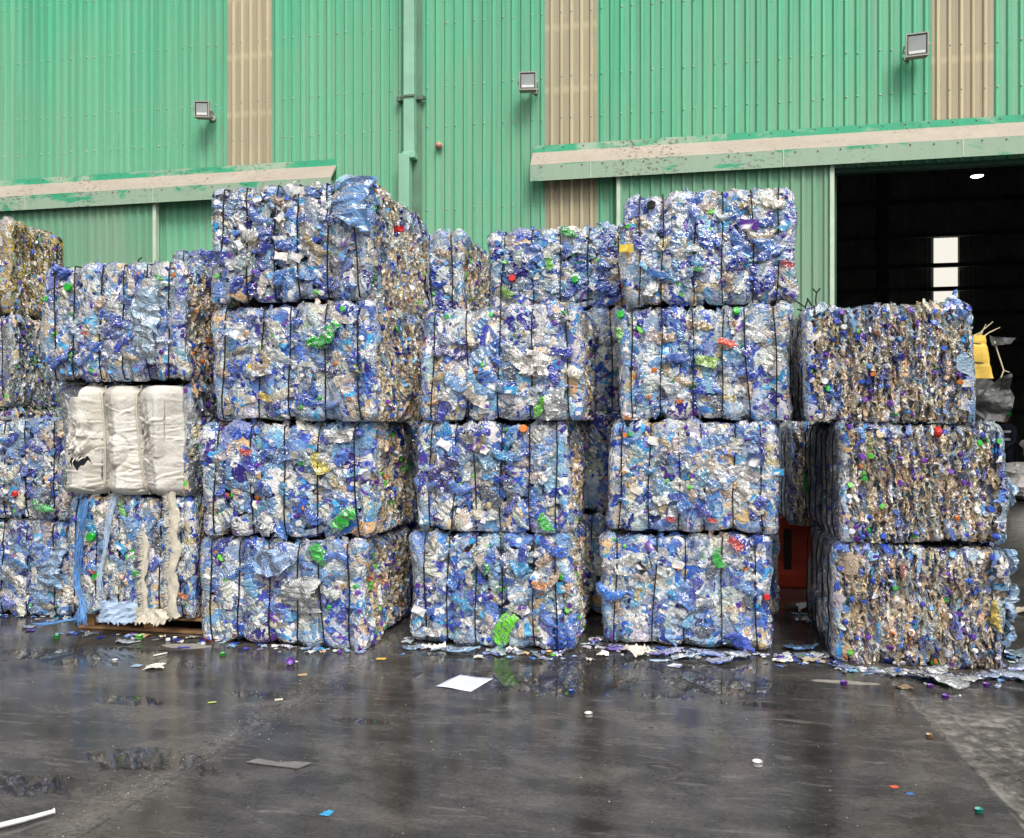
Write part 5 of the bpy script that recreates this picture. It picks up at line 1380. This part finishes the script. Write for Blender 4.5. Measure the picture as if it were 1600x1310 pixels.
# flakes and crumbs of plastic swept along the feet of the bales: nobody could count them
Vs, Fs, Cs = [], [], []; b = 0
rng = np.random.default_rng(321)
feet = [(-5.9, -4.8, 5.90, .10, 26), (-4.6, -3.5, 5.52, .10, 30), (-3.4, -2.1, 5.44, .07, 36), (-1.9, -.65, 5.66, .09, 60), (-.55, .70, 5.90, .12, 90), (.66, 1.05, 5.95, .18, 46),
        (1.02, 2.15, 5.70, .12, 110), (2.06, 2.4, 6.2, .3, 30), (-.66, -.5, 6.1, .2, 14), (-2.0, -1.85, 6.0, .2, 10), (.95, 1.2, 7.2, .4, 20)]
for x0, x1, y0, dy, n_ in feet:
    for _ in range(n_):
        k_ = rng.random()
        t = T_FILM[rng.integers(8)] if k_ < .66 else (T_BOT[rng.integers(26)] if k_ < .93 else T_CAP[0])
        sz = rng.uniform(.12, .38) if k_ < .66 else (rng.uniform(.25, .5) if k_ < .93 else 1.)
        V = t[0][:, [0, 2, 1]]*sz*np.array([1, 1, .7 if k_ < .93 else 1.]); a = rng.uniform(0, 6.28)
        Rz = np.array([[math.cos(a), -math.sin(a), 0], [math.sin(a), math.cos(a), 0], [0, 0, 1]])
        V = V@Rz.T; V[:, 2] -= V[:, 2].min()
        V += np.array([rng.uniform(x0, x1), y0+.05-min(.28, abs(rng.normal(0, dy*.8))), .002])
        Vs.append(V); Fs.append(t[1][:, ::-1]+b); b += len(V)
        Cs.append(item_col(t, 'cap' if k_ >= .93 else 'film', 'blue'))
o = link('plastic_crumbs', np_mesh('plastic_crumbs', np.concatenate(Vs), np.concatenate(Fs), M_BOTTLE, np.concatenate(Cs)))
tag(o, 'small plastic flakes and caps strewn along the feet of the bales', None, None, 'stuff')

# folded paper strip, tape, rope, sheet of paper, stick
M_PAPER = simple('wet_white_sheet', (.66, .70, .86), .35, 0, .08, 10, .05)
mb = MB(); rs = random.Random(2); nu, nv = 13, 11; G = []
c0 = [Vector((-1.43, 4.85, 0)), Vector((-1.20, 4.80, 0)), Vector((-1.12, 5.05, 0)), Vector((-1.34, 5.10, 0))]
for i in range(nu):
    for j in range(nv):
        s, t = i/(nu-1), j/(nv-1)
        p = (c0[0]*(1-s)+c0[1]*s)*(1-t)+(c0[3]*(1-s)+c0[2]*s)*t
        G.append((p.x, p.y, .004+.0025*math.sin(5*s+3*t)+rs.uniform(0, .001)))
mb.add(G, [(i*nv+j, (i+1)*nv+j, (i+1)*nv+j+1, i*nv+j+1) for i in range(nu-1) for j in range(nv-1)], 0, True)
o = mb.build('plastic_sheet', M_PAPER); s = o.modifiers.new('t', 'SOLIDIFY'); s.thickness = .0015
tag(o, 'flat white square sheet on the wet ground before the centre stack', 'sheet')
mb = MB(); mb.tube(smooth_path([(-2.66, 2.80, .012), (-2.58, 2.87, .016), (-2.54, 2.93, .012), (-2.50, 2.98, .014)], 16), [.011]*8+[.009]*7+[.013], 7)
mb.tube(smooth_path([(-2.64, 2.83, .014), (-2.57, 2.905, .014), (-2.51, 2.965, .018)], 12), .006, 6)
tag(mb.build('white_rope', simple('white_rope', (.72, .72, .70), .6, 0, .1, 40)), 'white rope end on the ground in the bottom left corner', 'rope')
mb = MB(); V = [(-1.99, 3.60, .003), (-1.72, 3.58, .003), (-1.68, 3.65, .004), (-1.76, 3.645, .006), (-1.84, 3.625, .004), (-1.95, 3.64, .007)]
mb.add(V, [(0, 1, 2, 3, 4, 5)]); o = mb.build('grey_strip', simple('grey_tape', (.16, .155, .15), .5, 0, .2, 30)); s = o.modifiers.new('t', 'SOLIDIFY'); s.thickness = .003; s.offset = 1
tag(o, 'flat torn grey strip stuck on the foreground concrete', 'strip')
mb = MB(); mb.tube([(-3.50, 5.09, .006), (-3.45, 5.17, .006)], .006, 6); tag(mb.build('white_stick', simple('white_stick', (.68, .66, .60), .6)), 'short pale stick on the ground before the pallet', 'stick')
mb = MB(); mb.tube([(-1.74, 5.62, .006), (-1.66, 5.70, .012)], .006, 6); tag(mb.build('wooden_stick', simple('tan_stick', (.40, .26, .13), .6)), 'thin tan stick at the left foot of the centre stack', 'stick')

# twisted wire ends sticking up from bales
def wire_ends(key, pts_list, label):
    root = BALES[key][0]
    inv = (Matrix.Translation(root.location) @ Euler(root.rotation_euler).to_matrix().to_4x4() @ Matrix.Diagonal((*root.scale, 1))).inverted()
    mb = MB()
    for pts in pts_list: mb.tube([inv @ Vector(p) for p in pts], .0055, 5)
    mb.build('wire_end', M_WIRE, root)['label'] = label
wire_ends('c6L3', [[(.92, 6.1, 2.32), (.88, 6.1, 2.40), (.84, 6.1, 2.43), (.80, 6.1, 2.46)], [(.88, 6.1, 2.40), (.90, 6.1, 2.46)], [(.92, 6.15, 2.34), (.93, 6.15, 2.42), (.90, 6.15, 2.47)], [(.96, 6.1, 2.33), (.95, 6.1, 2.45), (.955, 6.1, 2.50), (.93, 6.1, 2.53)], [(.955, 6.1, 2.50), (.98, 6.1, 2.53)], [(.90, 6.1, 2.37), (.83, 6.12, 2.39)]], 'twisted wire ends')
wire_ends('c2L3', [[(-4.18, 5.9, 2.80), (-4.19, 5.9, 2.88), (-4.16, 5.9, 2.90)]], 'bent wire end')

# ============================================================ LIGHT, SKY, CAMERA
SUN_EL, SUN_AZ = R(52), R(28)     # azimuth: towards the right behind the camera
sd = Vector((math.sin(SUN_AZ)*math.cos(SUN_EL), -math.cos(SUN_AZ)*math.cos(SUN_EL), math.sin(SUN_EL)))
sun = bpy.data.lights.new('sun', 'SUN'); sun.energy = 1.5; sun.angle = R(22); sun.color = (1, .96, .90)
so = bpy.data.objects.new('sun', sun); C.objects.link(so)
so.rotation_euler = (-sd).to_track_quat('-Z', 'Y').to_euler(); so.location = (4, -6, 14)
w = bpy.data.worlds.new('World'); bpy.context.scene.world = w; w.use_nodes = True
nt = w.node_tree; nt.nodes.clear()
out = nt.nodes.new('ShaderNodeOutputWorld'); bg = nt.nodes.new('ShaderNodeBackground')
sky = nt.nodes.new('ShaderNodeTexSky'); sky.sky_type = 'NISHITA'; sky.sun_disc = False
sky.sun_elevation = SUN_EL; sky.sun_rotation = math.atan2(sd.x, sd.y)
sky.air_density = 1.2; sky.dust_density = 6.0; sky.ozone_density = 1.0
hs = nt.nodes.new('ShaderNodeHueSaturation'); hs.inputs['Saturation'].default_value = .35
nt.links.new(sky.outputs[0], hs.inputs['Color']); nt.links.new(hs.outputs[0], bg.inputs[0])
bg.inputs[1].default_value = .12
nt.links.new(bg.outputs[0], out.inputs[0])

cam = bpy.data.cameras.new('camera'); co = bpy.data.objects.new('camera', cam); C.objects.link(co)
co.location = (0, 0, 1.62); co.rotation_euler = (R(90), 0, R(11.2))
cam.sensor_width = 36; cam.lens = 36*1300/1600; cam.clip_end = 1000; cam.clip_start = .05
sc = bpy.context.scene; sc.camera = co
sc.view_settings.view_transform = 'Standard'; sc.view_settings.look = 'None'
sc.view_settings.exposure = 0.45; sc.view_settings.gamma = 1.0
sc.cycles.transparent_max_bounces = 8; sc.cycles.max_bounces = 6
